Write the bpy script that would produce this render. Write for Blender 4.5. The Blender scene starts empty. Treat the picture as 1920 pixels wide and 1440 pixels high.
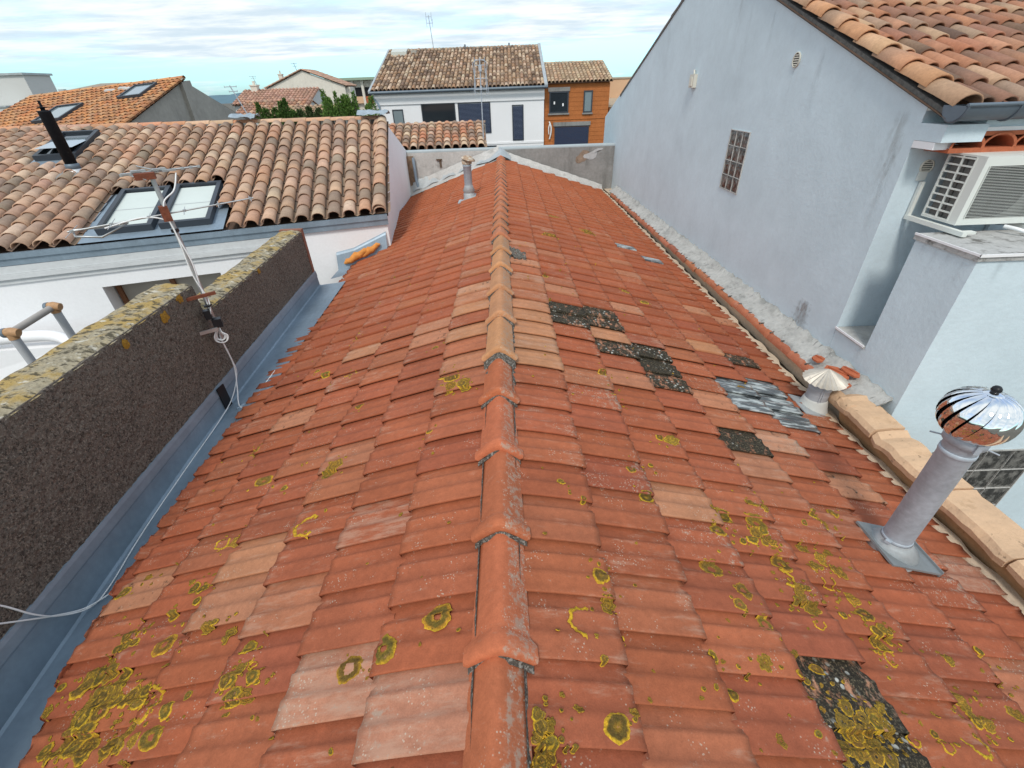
import bpy, math, random
from mathutils import Vector, Matrix
random.seed(7)
S = bpy.context.scene
COL = S.collection
PI = math.pi

# ------------------------------------------------------------------ camera
PITCH, ROLL = math.radians(33.6), math.radians(2.1)
fw = Vector((0, math.cos(PITCH), -math.sin(PITCH)))
r0 = Vector((1, 0, 0)); u0 = Vector((0, math.sin(PITCH), math.cos(PITCH)))
rt = r0*math.cos(ROLL) - u0*math.sin(ROLL)
up = u0*math.cos(ROLL) + r0*math.sin(ROLL)
cd = bpy.data.cameras.new("camera"); cam = bpy.data.objects.new("camera", cd); COL.objects.link(cam)
m = Matrix.Identity(4)
for i in range(3):
    m[i][0] = rt[i]; m[i][1] = up[i]; m[i][2] = -fw[i]
m[2][3] = 8.4
cam.matrix_world = m
cd.sensor_width = 36; cd.lens = 36*831/1920; cd.clip_start = 0.02; cd.clip_end = 8000
S.camera = cam

# ------------------------------------------------------------------ light
SUN = Vector((-.14, -.62, .77)).normalized()
W = bpy.data.worlds.new("World"); S.world = W; W.use_nodes = True
wt = W.node_tree; wt.nodes.clear()
def nd(t, ty, **k):
    n = t.nodes.new(ty)
    for a, b in k.items(): setattr(n, a, b)
    return n
def lk(t, a, b): t.links.new(a, b)
def mth(t, op, a, b=None, c=None, clamp=False):
    n = nd(t, 'ShaderNodeMath', operation=op, use_clamp=clamp)
    for i, x in enumerate((a, b, c)):
        if x is None: continue
        if isinstance(x, (int, float)): n.inputs[i].default_value = x
        else: lk(t, x, n.inputs[i])
    return n.outputs[0]
def sstep(t, x, a, b):
    n = nd(t, 'ShaderNodeMapRange', interpolation_type='SMOOTHSTEP')
    lk(t, x, n.inputs[0]); n.inputs[1].default_value = a; n.inputs[2].default_value = b
    return n.outputs[0]
def mixc(t, f, a, b, mode='MIX'):
    n = nd(t, 'ShaderNodeMix', data_type='RGBA', blend_type=mode)
    if isinstance(f, (int, float)): n.inputs[0].default_value = f
    else: lk(t, f, n.inputs[0])
    for s, x in ((6, a), (7, b)):
        if isinstance(x, (tuple, list)): n.inputs[s].default_value = (*x[:3], 1)
        else: lk(t, x, n.inputs[s])
    return n.outputs[2]
def noise(t, co, sc, det=3, rough=.55, scl=None):
    if scl:
        mp = nd(t, 'ShaderNodeMapping'); lk(t, co, mp.inputs[0]); mp.inputs[3].default_value = scl; co = mp.outputs[0]
    n = nd(t, 'ShaderNodeTexNoise'); lk(t, co, n.inputs['Vector'])
    n.inputs['Scale'].default_value = sc; n.inputs['Detail'].default_value = det; n.inputs['Roughness'].default_value = rough
    return n.outputs[0]

sky = nd(wt, 'ShaderNodeTexSky', sky_type='NISHITA', sun_disc=False)
sky.sun_elevation = math.asin(SUN.z); sky.sun_rotation = math.atan2(SUN.x, SUN.y)
tc = nd(wt, 'ShaderNodeTexCoord'); sp = nd(wt, 'ShaderNodeSeparateXYZ'); lk(wt, tc.outputs['Generated'], sp.inputs[0])
el = sp.outputs[2]
zz = mth(wt, 'ADD', mth(wt, 'MAXIMUM', el, 0.0), .045)
cx = mth(wt, 'DIVIDE', sp.outputs[0], zz); cy = mth(wt, 'DIVIDE', sp.outputs[1], zz)
cb = nd(wt, 'ShaderNodeCombineXYZ'); lk(wt, cx, cb.inputs[0]); lk(wt, cy, cb.inputs[1])
n1 = noise(wt, cb.outputs[0], .42, 7, .58, (1.0, 1.0, 1)); n2 = noise(wt, cb.outputs[0], .95, 7, .62, (.8, 1.3, 1)); n3 = noise(wt, cb.outputs[0], .16, 3, .5)
cover = mth(wt, 'ADD', mth(wt, 'MULTIPLY', n1, .6), mth(wt, 'MULTIPLY', n3, .4))
# deck of thin cloud whose far edge leaves a clear strip over the horizon
# signed tilt: the clear strip is deeper towards the right
tilt = mth(wt, 'MULTIPLY', sp.outputs[0], -.022)
edge = mth(wt, 'ADD', mth(wt, 'ADD', el, tilt), mth(wt, 'MULTIPLY', mth(wt, 'SUBTRACT', n1, .5), .04))
deck = mth(wt, 'MULTIPLY', sstep(wt, edge, .052, .074), sstep(wt, cover, .31, .53))
low = mth(wt, 'MULTIPLY', sstep(wt, noise(wt, tc.outputs['Generated'], 9, 5, .6, (1, 1, 5)), .5, .68), mth(wt, 'MULTIPLY', sstep(wt, el, .04, .008), .75))
mask = mth(wt, 'MAXIMUM', deck, low)
cloud = mixc(wt, sstep(wt, n2, .36, .66), (5.8, 7.0, 7.9), (9.0, 9.4, 9.5))
tint = mixc(wt, sstep(wt, el, .03, .12), (1.15, 1.80, 2.25), (1.75, 2.1, 2.45))
blue = mixc(wt, 1.0, sky.outputs[0], tint, 'MULTIPLY')
colr = mixc(wt, mask, blue, cloud)
bg = nd(wt, 'ShaderNodeBackground'); lk(wt, colr, bg.inputs[0]); bg.inputs[1].default_value = .092
wo = nd(wt, 'ShaderNodeOutputWorld'); lk(wt, bg.outputs[0], wo.inputs[0])

ld = bpy.data.lights.new("sun", 'SUN'); ld.energy = 1.7; ld.angle = math.radians(12); ld.color = (1, .95, .88)
lo = bpy.data.objects.new("sun", ld); COL.objects.link(lo); lo.rotation_euler = SUN.to_track_quat('Z', 'Y').to_euler()
S.view_settings.view_transform = 'Standard'; S.view_settings.look = 'None'
S.view_settings.exposure = 0.36; S.view_settings.gamma = 1

# ------------------------------------------------------------------ mesh helpers
class MB:
    def __init__(s): s.v = []; s.f = []; s.m = []; s.c = []; s.w = []; s.sm = []
    def add(s, vs, fs, mi=0, col=(1, 1, 1), w=(0, 0, 0), smooth=False):
        o = len(s.v); s.v += [tuple(x) for x in vs]
        n = len(vs)
        s.c += col if isinstance(col, list) else [col]*n
        s.w += w if isinstance(w, list) else [w]*n
        for f in fs:
            s.f.append(tuple(o+i for i in f)); s.m.append(mi); s.sm.append(smooth)
        return s
    def box(s, x0, y0, z0, x1, y1, z1, mi=0, col=(1, 1, 1)):
        return s.hexa([(x0,y0,z0),(x1,y0,z0),(x1,y1,z0),(x0,y1,z0),(x0,y0,z1),(x1,y0,z1),(x1,y1,z1),(x0,y1,z1)], mi, col)
    def hexa(s, p, mi=0, col=(1, 1, 1)):
        return s.add(p, [(3,2,1,0),(4,5,6,7),(0,1,5,4),(1,2,6,5),(2,3,7,6),(3,0,4,7)], mi, col)
    def obox(s, c, ax, ay, az, mi=0, col=(1, 1, 1)):
        c, ax, ay, az = map(Vector, (c, ax, ay, az))
        P = [c-ax-ay-az, c+ax-ay-az, c+ax+ay-az, c-ax+ay-az, c-ax-ay+az, c+ax-ay+az, c+ax+ay+az, c-ax+ay+az]
        return s.hexa(P, mi, col)
    def prism(s, poly, off, mi=0, col=(1, 1, 1)):
        off = Vector(off); n = len(poly); a = [Vector(p) for p in poly]; b = [p+off for p in a]
        return s.add(a+b, [tuple(range(n))[::-1], tuple(range(n, 2*n))]+[(i, (i+1) % n, n+(i+1) % n, n+i) for i in range(n)], mi, col)
    def tube(s, path, r, n=10, mi=0, col=(1, 1, 1), cap=True, smooth=True):
        P = [Vector(p) for p in path]; k = len(P); R = r if isinstance(r, (list, tuple)) else [r]*k
        vs = []; ref = None
        for i in range(k):
            d = (P[min(i+1, k-1)]-P[max(i-1, 0)]).normalized()
            if ref is None: ref = d.orthogonal().normalized()
            ref = (ref - d*ref.dot(d)).normalized(); b = d.cross(ref)
            for j in range(n):
                a = 2*PI*j/n; vs.append(P[i]+(ref*math.cos(a)+b*math.sin(a))*R[i])
        fs = [(i*n+j, i*n+(j+1) % n, (i+1)*n+(j+1) % n, (i+1)*n+j) for i in range(k-1) for j in range(n)]
        s.add(vs, fs, mi, col, smooth=smooth)
        if cap:
            s.add(vs[:n], [tuple(range(n))[::-1]], mi, col); s.add(vs[-n:], [tuple(range(n))], mi, col)
        return s
    def lathe(s, prof, c, n=24, mi=0, col=(1, 1, 1), axis=(0, 0, 1), smooth=True):
        c = Vector(c); ax = Vector(axis).normalized(); e1 = ax.orthogonal().normalized(); e2 = ax.cross(e1)
        vs = [c+ax*z+(e1*math.cos(2*PI*j/n)+e2*math.sin(2*PI*j/n))*r for r, z in prof for j in range(n)]
        k = len(prof)
        return s.add(vs, [(i*n+j, i*n+(j+1) % n, (i+1)*n+(j+1) % n, (i+1)*n+j) for i in range(k-1) for j in range(n)], mi, col, smooth=smooth)
    def build(s, name, mats, parent=None, kind=None):
        if not isinstance(mats, (list, tuple)): mats = [mats]
        base = WL.get(parent.name, Vector((0, 0, 0))) if parent else Vector((0, 0, 0))
        me = bpy.data.meshes.new(name)
        me.from_pydata([tuple(Vector(v)-base) for v in s.v], [], s.f)
        for mm in mats: me.materials.append(mm)
        me.polygons.foreach_set('material_index', s.m); me.polygons.foreach_set('use_smooth', s.sm)
        a = me.color_attributes.new('Col', 'FLOAT_COLOR', 'POINT'); a.data.foreach_set('color', [x for c in s.c for x in (*c, 1)])
        a = me.color_attributes.new('Wear', 'FLOAT_COLOR', 'POINT'); a.data.foreach_set('color', [x for c in s.w for x in (*c, 1)])
        me.update()
        o = bpy.data.objects.new(name, me); COL.objects.link(o)
        if parent: o.parent = parent
        WL[o.name] = base.copy()
        if kind: o['kind'] = kind
        return o
WL = {}
def thing(name, loc, label, cat, group=None):
    o = bpy.data.objects.new(name, None); COL.objects.link(o); o.location = loc; o.empty_display_size = .2
    WL[o.name] = Vector(loc); return tag(o, label, cat, group)
def tag(o, label, cat, group=None):
    o['label'] = label; o['category'] = cat
    if group: o['group'] = group
    return o
def rebase(o, loc):
    loc = Vector(loc); o.data.transform(Matrix.Translation(-loc)); o.location = loc; WL[o.name] = loc; return o
def rnd(a, b): return random.uniform(a, b)
def vary(c, a=.12):
    k = 1+rnd(-a, a); return tuple(max(0, x*k*(1+rnd(-a, a)*.35)) for x in c)
def lerp(a, b, t): return tuple(x+(y-x)*t for x, y in zip(a, b))

# ------------------------------------------------------------------ materials
def M(name, col, rough=.85, var=(), bump=None, metal=0, attr=False, stain=None, spec=.3, coat=0):
    """col modulated by noises: var = [(scale, amount, stretch)], stain = [(scale, lo, hi, colour, stretch, strength)]"""
    ma = bpy.data.materials.new(name); ma.use_nodes = True; t = ma.node_tree
    b = t.nodes['Principled BSDF']; tcn = nd(t, 'ShaderNodeTexCoord'); co = tcn.outputs['Object']
    c = None
    if attr:
        a = nd(t, 'ShaderNodeVertexColor', layer_name='Col'); c = mixc(t, 1.0, a.outputs[0], col, 'MULTIPLY')
    else:
        rgb = nd(t, 'ShaderNodeRGB'); rgb.outputs[0].default_value = (*col, 1); c = rgb.outputs[0]
    for v in var:
        sc, am = v[0], v[1]; n = noise(t, co, sc, 4, .6, v[2] if len(v) > 2 else None)
        mr = nd(t, 'ShaderNodeMapRange'); lk(t, n, mr.inputs[0]); mr.inputs[1].default_value = .25; mr.inputs[2].default_value = .75
        mr.inputs[3].default_value = 1-am; mr.inputs[4].default_value = 1+am
        cc = nd(t, 'ShaderNodeCombineXYZ')
        for i in range(3): lk(t, mr.outputs[0], cc.inputs[i])
        c = mixc(t, 1.0, c, cc.outputs[0], 'MULTIPLY')
    for st in (stain or ()):
        sc, lo_, hi_, sc_col, stretch, stg = st
        f = mth(t, 'MULTIPLY', sstep(t, noise(t, co, sc, 6, .62, stretch), lo_, hi_), stg)
        c = mixc(t, f, c, sc_col)
    lk(t, c, b.inputs['Base Color']); b.inputs['Roughness'].default_value = rough; b.inputs['Metallic'].default_value = metal
    b.inputs['Specular IOR Level'].default_value = spec
    if coat: b.inputs['Coat Weight'].default_value = coat
    if bump:
        bn = nd(t, 'ShaderNodeBump'); bn.inputs['Distance'].default_value = bump[1]; bn.inputs['Strength'].default_value = bump[2] if len(bump) > 2 else .6
        lk(t, noise(t, co, bump[0], 6, .65), bn.inputs['Height']); lk(t, bn.outputs[0], b.inputs['Normal'])
    return ma

def tile_material():
    ma = bpy.data.materials.new('terracotta_tile'); ma.use_nodes = True; t = ma.node_tree; b = t.nodes['Principled BSDF']
    co = nd(t, 'ShaderNodeTexCoord').outputs['Object']
    a = nd(t, 'ShaderNodeVertexColor', layer_name='Col').outputs[0]
    w = nd(t, 'ShaderNodeSeparateColor'); lk(t, nd(t, 'ShaderNodeVertexColor', layer_name='Wear').outputs[0], w.inputs[0])
    pale, moss, grey = w.outputs[0], w.outputs[1], w.outputs[2]
    def gain(n, lo_, hi_):
        mr = nd(t, 'ShaderNodeMapRange'); lk(t, n, mr.inputs[0]); mr.inputs[1].default_value = .28; mr.inputs[2].default_value = .72
        mr.inputs[3].default_value = lo_; mr.inputs[4].default_value = hi_
        cc = nd(t, 'ShaderNodeCombineXYZ')
        for i in range(3): lk(t, mr.outputs[0], cc.inputs[i])
        return cc.outputs[0]
    nA = noise(t, co, 5, 4, .6); nB = noise(t, co, 38, 5, .65); nC = noise(t, co, 210, 3, .6); nS = noise(t, co, 14, 5, .7, (.5, 2.2, 1))
    c = mixc(t, 1.0, a, gain(nA, .88, 1.12), 'MULTIPLY'); c = mixc(t, 1.0, c, gain(nB, .86, 1.12), 'MULTIPLY'); c = mixc(t, 1.0, c, gain(nC, .9, 1.1), 'MULTIPLY')
    # bleached bloom, strongest where the tile is worn
    bl = mth(t, 'MULTIPLY', sstep(t, mth(t, 'ADD', nS, mth(t, 'MULTIPLY', pale, .34)), .58, .84), .55)
    c = mixc(t, bl, c, (.44, .27, .19))
    # grey crust
    gc = mth(t, 'MULTIPLY', sstep(t, mth(t, 'ADD', nB, mth(t, 'MULTIPLY', grey, .42)), .72, .88), .7)
    c = mixc(t, gc, c, (.34, .27, .21))
    # pale pin-head lichen specks
    vo = nd(t, 'ShaderNodeTexVoronoi'); lk(t, co, vo.inputs['Vector']); vo.inputs['Scale'].default_value = 95
    spk = mth(t, 'MULTIPLY', sstep(t, vo.outputs['Distance'], .30, .20), sstep(t, mth(t, 'ADD', noise(t, co, 9, 4, .65), mth(t, 'MULTIPLY', grey, .22)), .56, .66))
    c = mixc(t, mth(t, 'MULTIPLY', spk, .6), c, (.50, .43, .34))
    # black moss on the old tiles
    ms = sstep(t, mth(t, 'ADD', noise(t, co, 22, 7, .72, (1, .55, 1)), mth(t, 'MULTIPLY', moss, .60)), .82, .94)
    mc = mixc(t, sstep(t, noise(t, co, 120, 4, .7), .50, .66), (.022, .018, .012), (.16, .13, .08))
    vo2 = nd(t, 'ShaderNodeTexVoronoi'); lk(t, co, vo2.inputs['Vector']); vo2.inputs['Scale'].default_value = 34
    mc = mixc(t, mth(t, 'MULTIPLY', sstep(t, vo2.outputs['Distance'], .34, .2), sstep(t, noise(t, co, 7, 2), .48, .6)), mc, (.42, .42, .38))
    c = mixc(t, ms, c, mc)
    lk(t, c, b.inputs['Base Color']); b.inputs['Roughness'].default_value = .8; b.inputs['Specular IOR Level'].default_value = .25
    bn = nd(t, 'ShaderNodeBump'); bn.inputs['Distance'].default_value = .004; bn.inputs['Strength'].default_value = .5
    h = mth(t, 'ADD', mth(t, 'MULTIPLY', nB, .6), mth(t, 'ADD', mth(t, 'MULTIPLY', nC, .35), mth(t, 'MULTIPLY', ms, 1.2)))
    lk(t, h, bn.inputs['Height']); lk(t, bn.outputs[0], b.inputs['Normal'])
    return ma

TILE = tile_material()
LICH = M('yellow_lichen', (1, 1, 1), .95, [(60, .35), (200, .35)], (140, .006, 1), attr=True, stain=[(90, .60, .68, (.07, .05, .015), None, .7), (70, .62, .70, (.40, .20, .10), None, .6)])
CANAL = M('canal_tile', (1, 1, 1), .85, [(9, .16), (60, .14)], (90, .004, .5), attr=True, stain=[(16, .60, .78, (.13, .10, .075), None, .55), (110, .66, .74, (.5, .44, .34), None, .5)])
WHITE = M('white_render', (.84, .845, .86), .9, [(1.2, .04), (30, .03)], (140, .003, .4), stain=[(2.2, .60, .85, (.60, .59, .60), (3, 3, .5), .45)])
WHITE2 = M('white_render_fresh', (.80, .80, .81), .9, [(.8, .03), (25, .02)], (120, .002, .3), stain=[(1.5, .62, .9, (.62, .61, .60), (4, 4, .3), .35)])
GREYBLUE = M('grey_blue_render', (.575, .675, .725), .9, [(.9, .07), (4, .05), (22, .03), (160, .05)], (26, .006, .5), stain=[(2.6, .58, .82, (.57, .63, .66), (4, 4, .22), .5), (5.5, .68, .82, (.36, .39, .40), (4, 4, .13), .3), (1.1, .64, .88, (.50, .52, .52), None, .35)])
WEATH = M('weathered_coping', (.42, .42, .41), .95, [(6, .2), (50, .15)], (60, .006, .7), stain=[(9, .50, .66, (.09, .085, .075), None, .85)])
ZINC = M('grey_zinc', (.25, .32, .385), .48, [(3, .14), (25, .08), (1.5, .1, (6, 1, 1))], (8, .006, .25), metal=.35, spec=.5, stain=[(7, .60, .8, (.33, .37, .40), None, .5)])
ZINCD = M('dark_zinc', (.13, .165, .20), .5, [(3, .12), (30, .06)], (12, .004, .2), metal=.3, spec=.5)
GALV = M('galvanised_steel', (.38, .43, .48), .5, [(5, .16), (40, .12), (14, .08, (1, 1, 6))], (30, .002, .25), metal=.12, spec=.5, stain=[(11, .62, .8, (.26, .26, .26), None, .5)])
LEAD = M('pale_lead_sheet', (.42, .45, .46), .55, [(6, .15), (40, .1)], (14, .008, .4), metal=.3)
CHROME = M('polished_steel', (.86, .87, .88), .035, metal=1)
BLACKP = M('black_plastic', (.012, .012, .014), .4)
BLACKM = M('black_enamel', (.009, .010, .013), .6, [(20, .3)], spec=.15)
ROUGH = M('dark_roughcast', (.175, .148, .122), .97, [(2.2, .22), (14, .25)], (30, .05, 1.0), stain=[(50, .50, .60, (.036, .032, .028), None, .66), (66, .51, .60, (.29, .25, .205), None, .7), (105, .55, .63, (.42, .36, .29), None, .7), (120, .56, .64, (.022, .02, .018), None, .7), (2.2, .56, .74, (.21, .185, .155), None, .4), (1.6, .60, .78, (.22, .20, .18), None, .3)])
PTOP = M('lichened_coping', (.36, .31, .215), .97, [(5, .25), (45, .3)], (45, .012, .9), stain=[(5, .46, .62, (.40, .26, .062), None, .8), (11, .57, .66, (.60, .57, .49), (1, 1.5, 1), .8), (17, .50, .60, (.065, .055, .035), (1, 1.8, 1), .88), (60, .58, .68, (.10, .085, .05), None, .7)])
CEM = M('grey_cement', (.25, .245, .235), .95, [(2, .16), (18, .14)], (40, .008, .7), stain=[(1.6, .50, .75, (.11, .108, .10), (2, 2, .45), .75), (5, .62, .75, (.40, .39, .37), None, .5)])
CEML = M('pale_cement', (.47, .46, .44), .95, [(3, .14), (25, .12)], (35, .010, .8), stain=[(5, .54, .72, (.24, .235, .22), None, .6), (26, .62, .72, (.60, .59, .57), None, .4)])
CEMS = M('cement_ledge', (.43, .425, .40), .93, [(3, .16), (22, .14)], (16, .016, 1), stain=[(5, .50, .68, (.26, .26, .245), (2, 1, 1), .75), (13, .58, .68, (.15, .15, .14), (1, 2.5, 1), .7), (40, .62, .70, (.6, .6, .57), None, .6)])
FILLET = M('cream_mortar', (.56, .44, .32), .95, [(4, .12), (40, .12)], (30, .008, .8), stain=[(7, .56, .72, (.30, .24, .17), None, .6)])
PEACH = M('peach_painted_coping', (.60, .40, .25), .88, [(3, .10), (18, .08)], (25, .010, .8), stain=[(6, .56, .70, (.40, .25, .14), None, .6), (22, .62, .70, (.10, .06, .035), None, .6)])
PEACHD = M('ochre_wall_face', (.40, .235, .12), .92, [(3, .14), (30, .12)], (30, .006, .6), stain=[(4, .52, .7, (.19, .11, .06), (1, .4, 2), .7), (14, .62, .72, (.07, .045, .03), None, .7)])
CHAND = M('dark_debris', (.052, .040, .030), .98, [(30, .4), (120, .4)], (70, .012, 1))
CRUST = M('grey_black_crust', (.085, .074, .062), .98, [(60, .5)], (120, .006, 1), stain=[(90, .50, .62, (.30, .28, .25), None, .85), (50, .58, .68, (.03, .027, .022), None, .8)])
TERR = M('terracotta_plain', (.43, .125, .058), .8, [(8, .14), (70, .12)], (110, .003, .5), stain=[(22, .62, .74, (.5, .36, .27), None, .5)])
OCHRE = M('orange_foam', (.62, .25, .06), .9, [(20, .2)], (30, .01, .8))
FRAME = M('dark_grey_frame', (.042, .050, .062), .5, spec=.4)
BLIND = M('white_blind', (.56, .61, .575), .6, [(2, .03)])
GLASS = M('dark_glass', (.02, .026, .032), .06, spec=.6)
GLASSL = M('sky_glass', (.20, .25, .27), .08, spec=.8)
SHUT = M('navy_shutter', (.028, .042, .085), .5, spec=.4)
BRICK = M('red_block_wall', (.42, .145, .045), .92, [(2, .12), (12, .12)], (30, .006, .5), stain=[(2.5, .55, .8, (.30, .10, .035), (2, 2, .5), .5)])
PEACHW = M('peach_render', (.66, .43, .27), .9, [(1, .05)])
CREAMW = M('cream_render', (.66, .62, .54), .92, [(.6, .08), (6, .08)], stain=[(1.2, .56, .78, (.29, .27, .24), (2.5, 2.5, .6), .6)])
GREYW = M('old_grey_render', (.36, .34, .305), .95, [(1, .10), (8, .10)], (20, .008, .5), stain=[(1.6, .52, .75, (.22, .21, .19), (2, 2, .5), .55)])
PALEW = M('pale_grey_render', (.56, .56, .54), .92, [(.5, .05)], stain=[(1, .6, .85, (.42, .42, .40), None, .5)])
ALU = M('aluminium', (.46, .47, .47), .4, [(30, .06)], metal=.7)
PVC = M('white_pvc', (.76, .77, .77), .4, [(10, .04)], spec=.4)
GREYPIPE = M('grey_pipe', (.40, .41, .43), .5, [(8, .06)])
TAPE = M('brown_tape', (.42, .24, .12), .55, [(40, .25)], (60, .004, .6))
RUST = M('rusty_iron', (.17, .055, .03), .9, [(40, .3)], (90, .003, .7))
ACW = M('cream_white_metal', (.68, .70, .66), .45, [(4, .03)], spec=.4)
DARK = M('dark_interior', (.012, .013, .015), .8)
COIL = M('radiator_fins', (.15, .14, .13), .6, [(60, .2)])
WOODB = M('brown_frame', (.20, .085, .04), .6)
GROUND = M('town_ground', (.12, .11, .09), .95, [(.05, .3), (.4, .2)])
COURT = M('paved_floor', (.20, .18, .165), .9, [(1.5, .15), (20, .1)], (12, .004, .4))
HILLM = M('hazy_hill_scrub', (.10, .17, .21), .95, [(.01, .25)])  # blue of distant haze is put into the scrub colour
LEAF = M('leaf', (1, 1, 1), .7, attr=True, spec=.25)
BARK = M('bark', (.08, .06, .045), .95, [(20, .3)])
GBLOCK = None
def glass_block():
    ma = bpy.data.materials.new('glass_block'); ma.use_nodes = True; t = ma.node_tree; b = t.nodes['Principled BSDF']
    co = nd(t, 'ShaderNodeTexCoord').outputs['Object']
    c = mixc(t, sstep(t, noise(t, co, 14, 3, .6, (1, 1, .8)), .42, .62), (.035, .036, .036), (.17, .165, .155))
    lk(t, c, b.inputs['Base Color']); b.inputs['Roughness'].default_value = .12; b.inputs['Specular IOR Level'].default_value = .6
    bn = nd(t, 'ShaderNodeBump'); bn.inputs['Distance'].default_value = .02; bn.inputs['Strength'].default_value = .7
    lk(t, noise(t, co, 22, 2, .5), bn.inputs['Height']); lk(t, bn.outputs[0], b.inputs['Normal']); return ma
GBLOCK = glass_block()
def clear_tile():
    ma = bpy.data.materials.new('clear_glass_tile'); ma.use_nodes = True; t = ma.node_tree; b = t.nodes['Principled BSDF']
    co = nd(t, 'ShaderNodeTexCoord').outputs['Object']
    c = mixc(t, sstep(t, noise(t, co, 6, 4, .6, (1, 5, 1)), .46, .62), (.075, .085, .09), (.42, .46, .46))
    lk(t, c, b.inputs['Base Color']); b.inputs['Roughness'].default_value = .15; b.inputs['Specular IOR Level'].default_value = .7
    b.inputs['Coat Weight'].default_value = .4
    return ma
CLEAR = clear_tile()

# ================================================================== SETTING
g = MB(); g.add([(-3000, -600, 0), (3000, -600, 0), (3000, 4500, 0), (-3000, 4500, 0)], [(0, 1, 2, 3)])
g.build('ground', GROUND, kind='structure')
h = MB(); vs = []; fs = []
NX, NY = 60, 6
for j in range(NY):
    for i in range(NX):
        x = -1500+i*28; y = 1450+j*60
        e = max(0, 1-((x+790)/240)**2)*21 + max(0, 1-((x+560)/300)**2)*7 + max(0, 1-((x+1180)/260)**2)*9
        e *= math.sin(PI*j/(NY-1)) if 0 < j < NY-1 else 0
        vs.append((x, y, e*(1+.10*math.sin(i*1.7))))
for j in range(NY-1):
    for i in range(NX-1):
        a = j*NX+i; fs.append((a, a+1, a+NX+1, a+NX))
h.add(vs, fs, smooth=True); h.build('hills', HILLM, kind='structure')
t = MB(); t.box(-12, -2, 4.9, -2.75, 6.6, 5.15); t.build('terrace', COURT, kind='structure')

# ================================================================== THE ROOF IN FRONT
XR, ZR, A = -.07, 6.95, .34
SL = {1: .33, -1: .35}
CTS = {k: math.cos(math.atan(v)) for k, v in SL.items()}; STS = {k: math.sin(math.atan(v)) for k, v in SL.items()}
CT, ST = CTS[1], STS[1]
TW, TL, V0 = .221, .333, .072
def rpos(side, v, u, hgt):                       # downslope distance v, along-ridge u, height above slope plane
    c = CTS[side]; return (XR+side*(v*c+hgt*STS[side]), u, ZR-SL[side]*v*c+hgt*c)
def gauss(x, c, a, b): return math.exp(-((x-c)/(a if x < c else b))**2)
def prof(s):                                      # s: 0 near edge, 1 far edge
    return .003+.024*(1-s)**.9+.012*gauss(s, .73, .10, .035)+.010*gauss(s, .37, .14, .04)
def eave(side, u):
    if side > 0: return 2.56 if u > 1.6 else 2.56-.04*(1.6-u)
    pts = [(-1, 1.40), (.2, 1.58), (.6, 1.76), (.95, 1.93), (1.45, 2.04), (2.2, 2.11), (3.15, 2.19), (4.2, 2.25), (7, 2.36), (14, 2.6)]
    for (a, p), (b, q) in zip(pts, pts[1:]):
        if u <= b: return p+(q-p)*(u-a)/(b-a)
    return 2.6
def course_of(v): return int((v-V0)//TL)
def stag(k): return (.5 if k % 2 else 0)*TW+.031*((k*37) % 5)/5
def cell(side, d, u):
    k = course_of(d/CTS[side]); return (side, k, math.floor((u-stag(k))/TW))
def ttop(side, v, u):                             # nominal tile top height at v,u
    k = course_of(v); fv = (v-V0)/TL-k; s = ((u-stag(k))/TW) % 1.0
    return prof(s)+.016+.024*fv

# worn, mossy and replaced tiles: (side, horizontal distance from ridge, distance along ridge)
def cells(side, L): return {cell(side, d, u) for d, u in L}
MOSS = cells(1, [(0.63, 3.572), (0.857, 3.638), (0.652, 3.251), (0.982, 3.527), (0.912, 3.012), (1.107, 3.086), (1.21, 3.01), (1.159, 2.788), (1.198, 2.675), (1.45, 2.114), (2.098, 3.511), (1.167, 0.604), (1.136, 0.535), (1.164, 0.495)]) | cells(-1, [])
MOSSL = cells(1, [(0.445, 3.378), (1.117, 4.024), (1.926, 2.225), (1.517, 2.49), (2.251, 3.548), (2.338, 4.432), (2.148, 4.594), (2.16, 1.879), (0.253, 4.495)]) | cells(-1, [(1.666, 1.256), (1.581, 2.588), (0.6, 3.181), (0.344, 3.916), (0.215, 3.88)])
PALE = cells(1, [(0.225, 3.396), (0.255, 3.159), (0.263, 2.962), (0.267, 2.734), (0.295, 2.613), (0.912, 3.208), (0.863, 1.528), (1.738, 2.246), (1.96, 3.622)]) | cells(-1, [(0.371, 3.943), (0.279, 3.334), (0.322, 3.034), (1.117, 1.425), (1.144, 3.316)])
WHITEY = cells(1, [(1.929, 2.264), (1.935, 2.175), (2.407, 1.254)]) | cells(-1, [(0.603, 0.68), (0.284, 0.582)])
GLASSC = cells(1, [(1.885, 2.769), (1.953, 2.726), (2.175, 2.962), (2.223, 2.795), (2.242, 2.598), (2.279, 2.516), (2.02, 2.682), (2.094, 2.577), (1.741, 6.711), (1.835, 6.614), (1.934, 6.578), (1.99, 6.326), (2.084, 6.314)]) | cells(-1, [])
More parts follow.
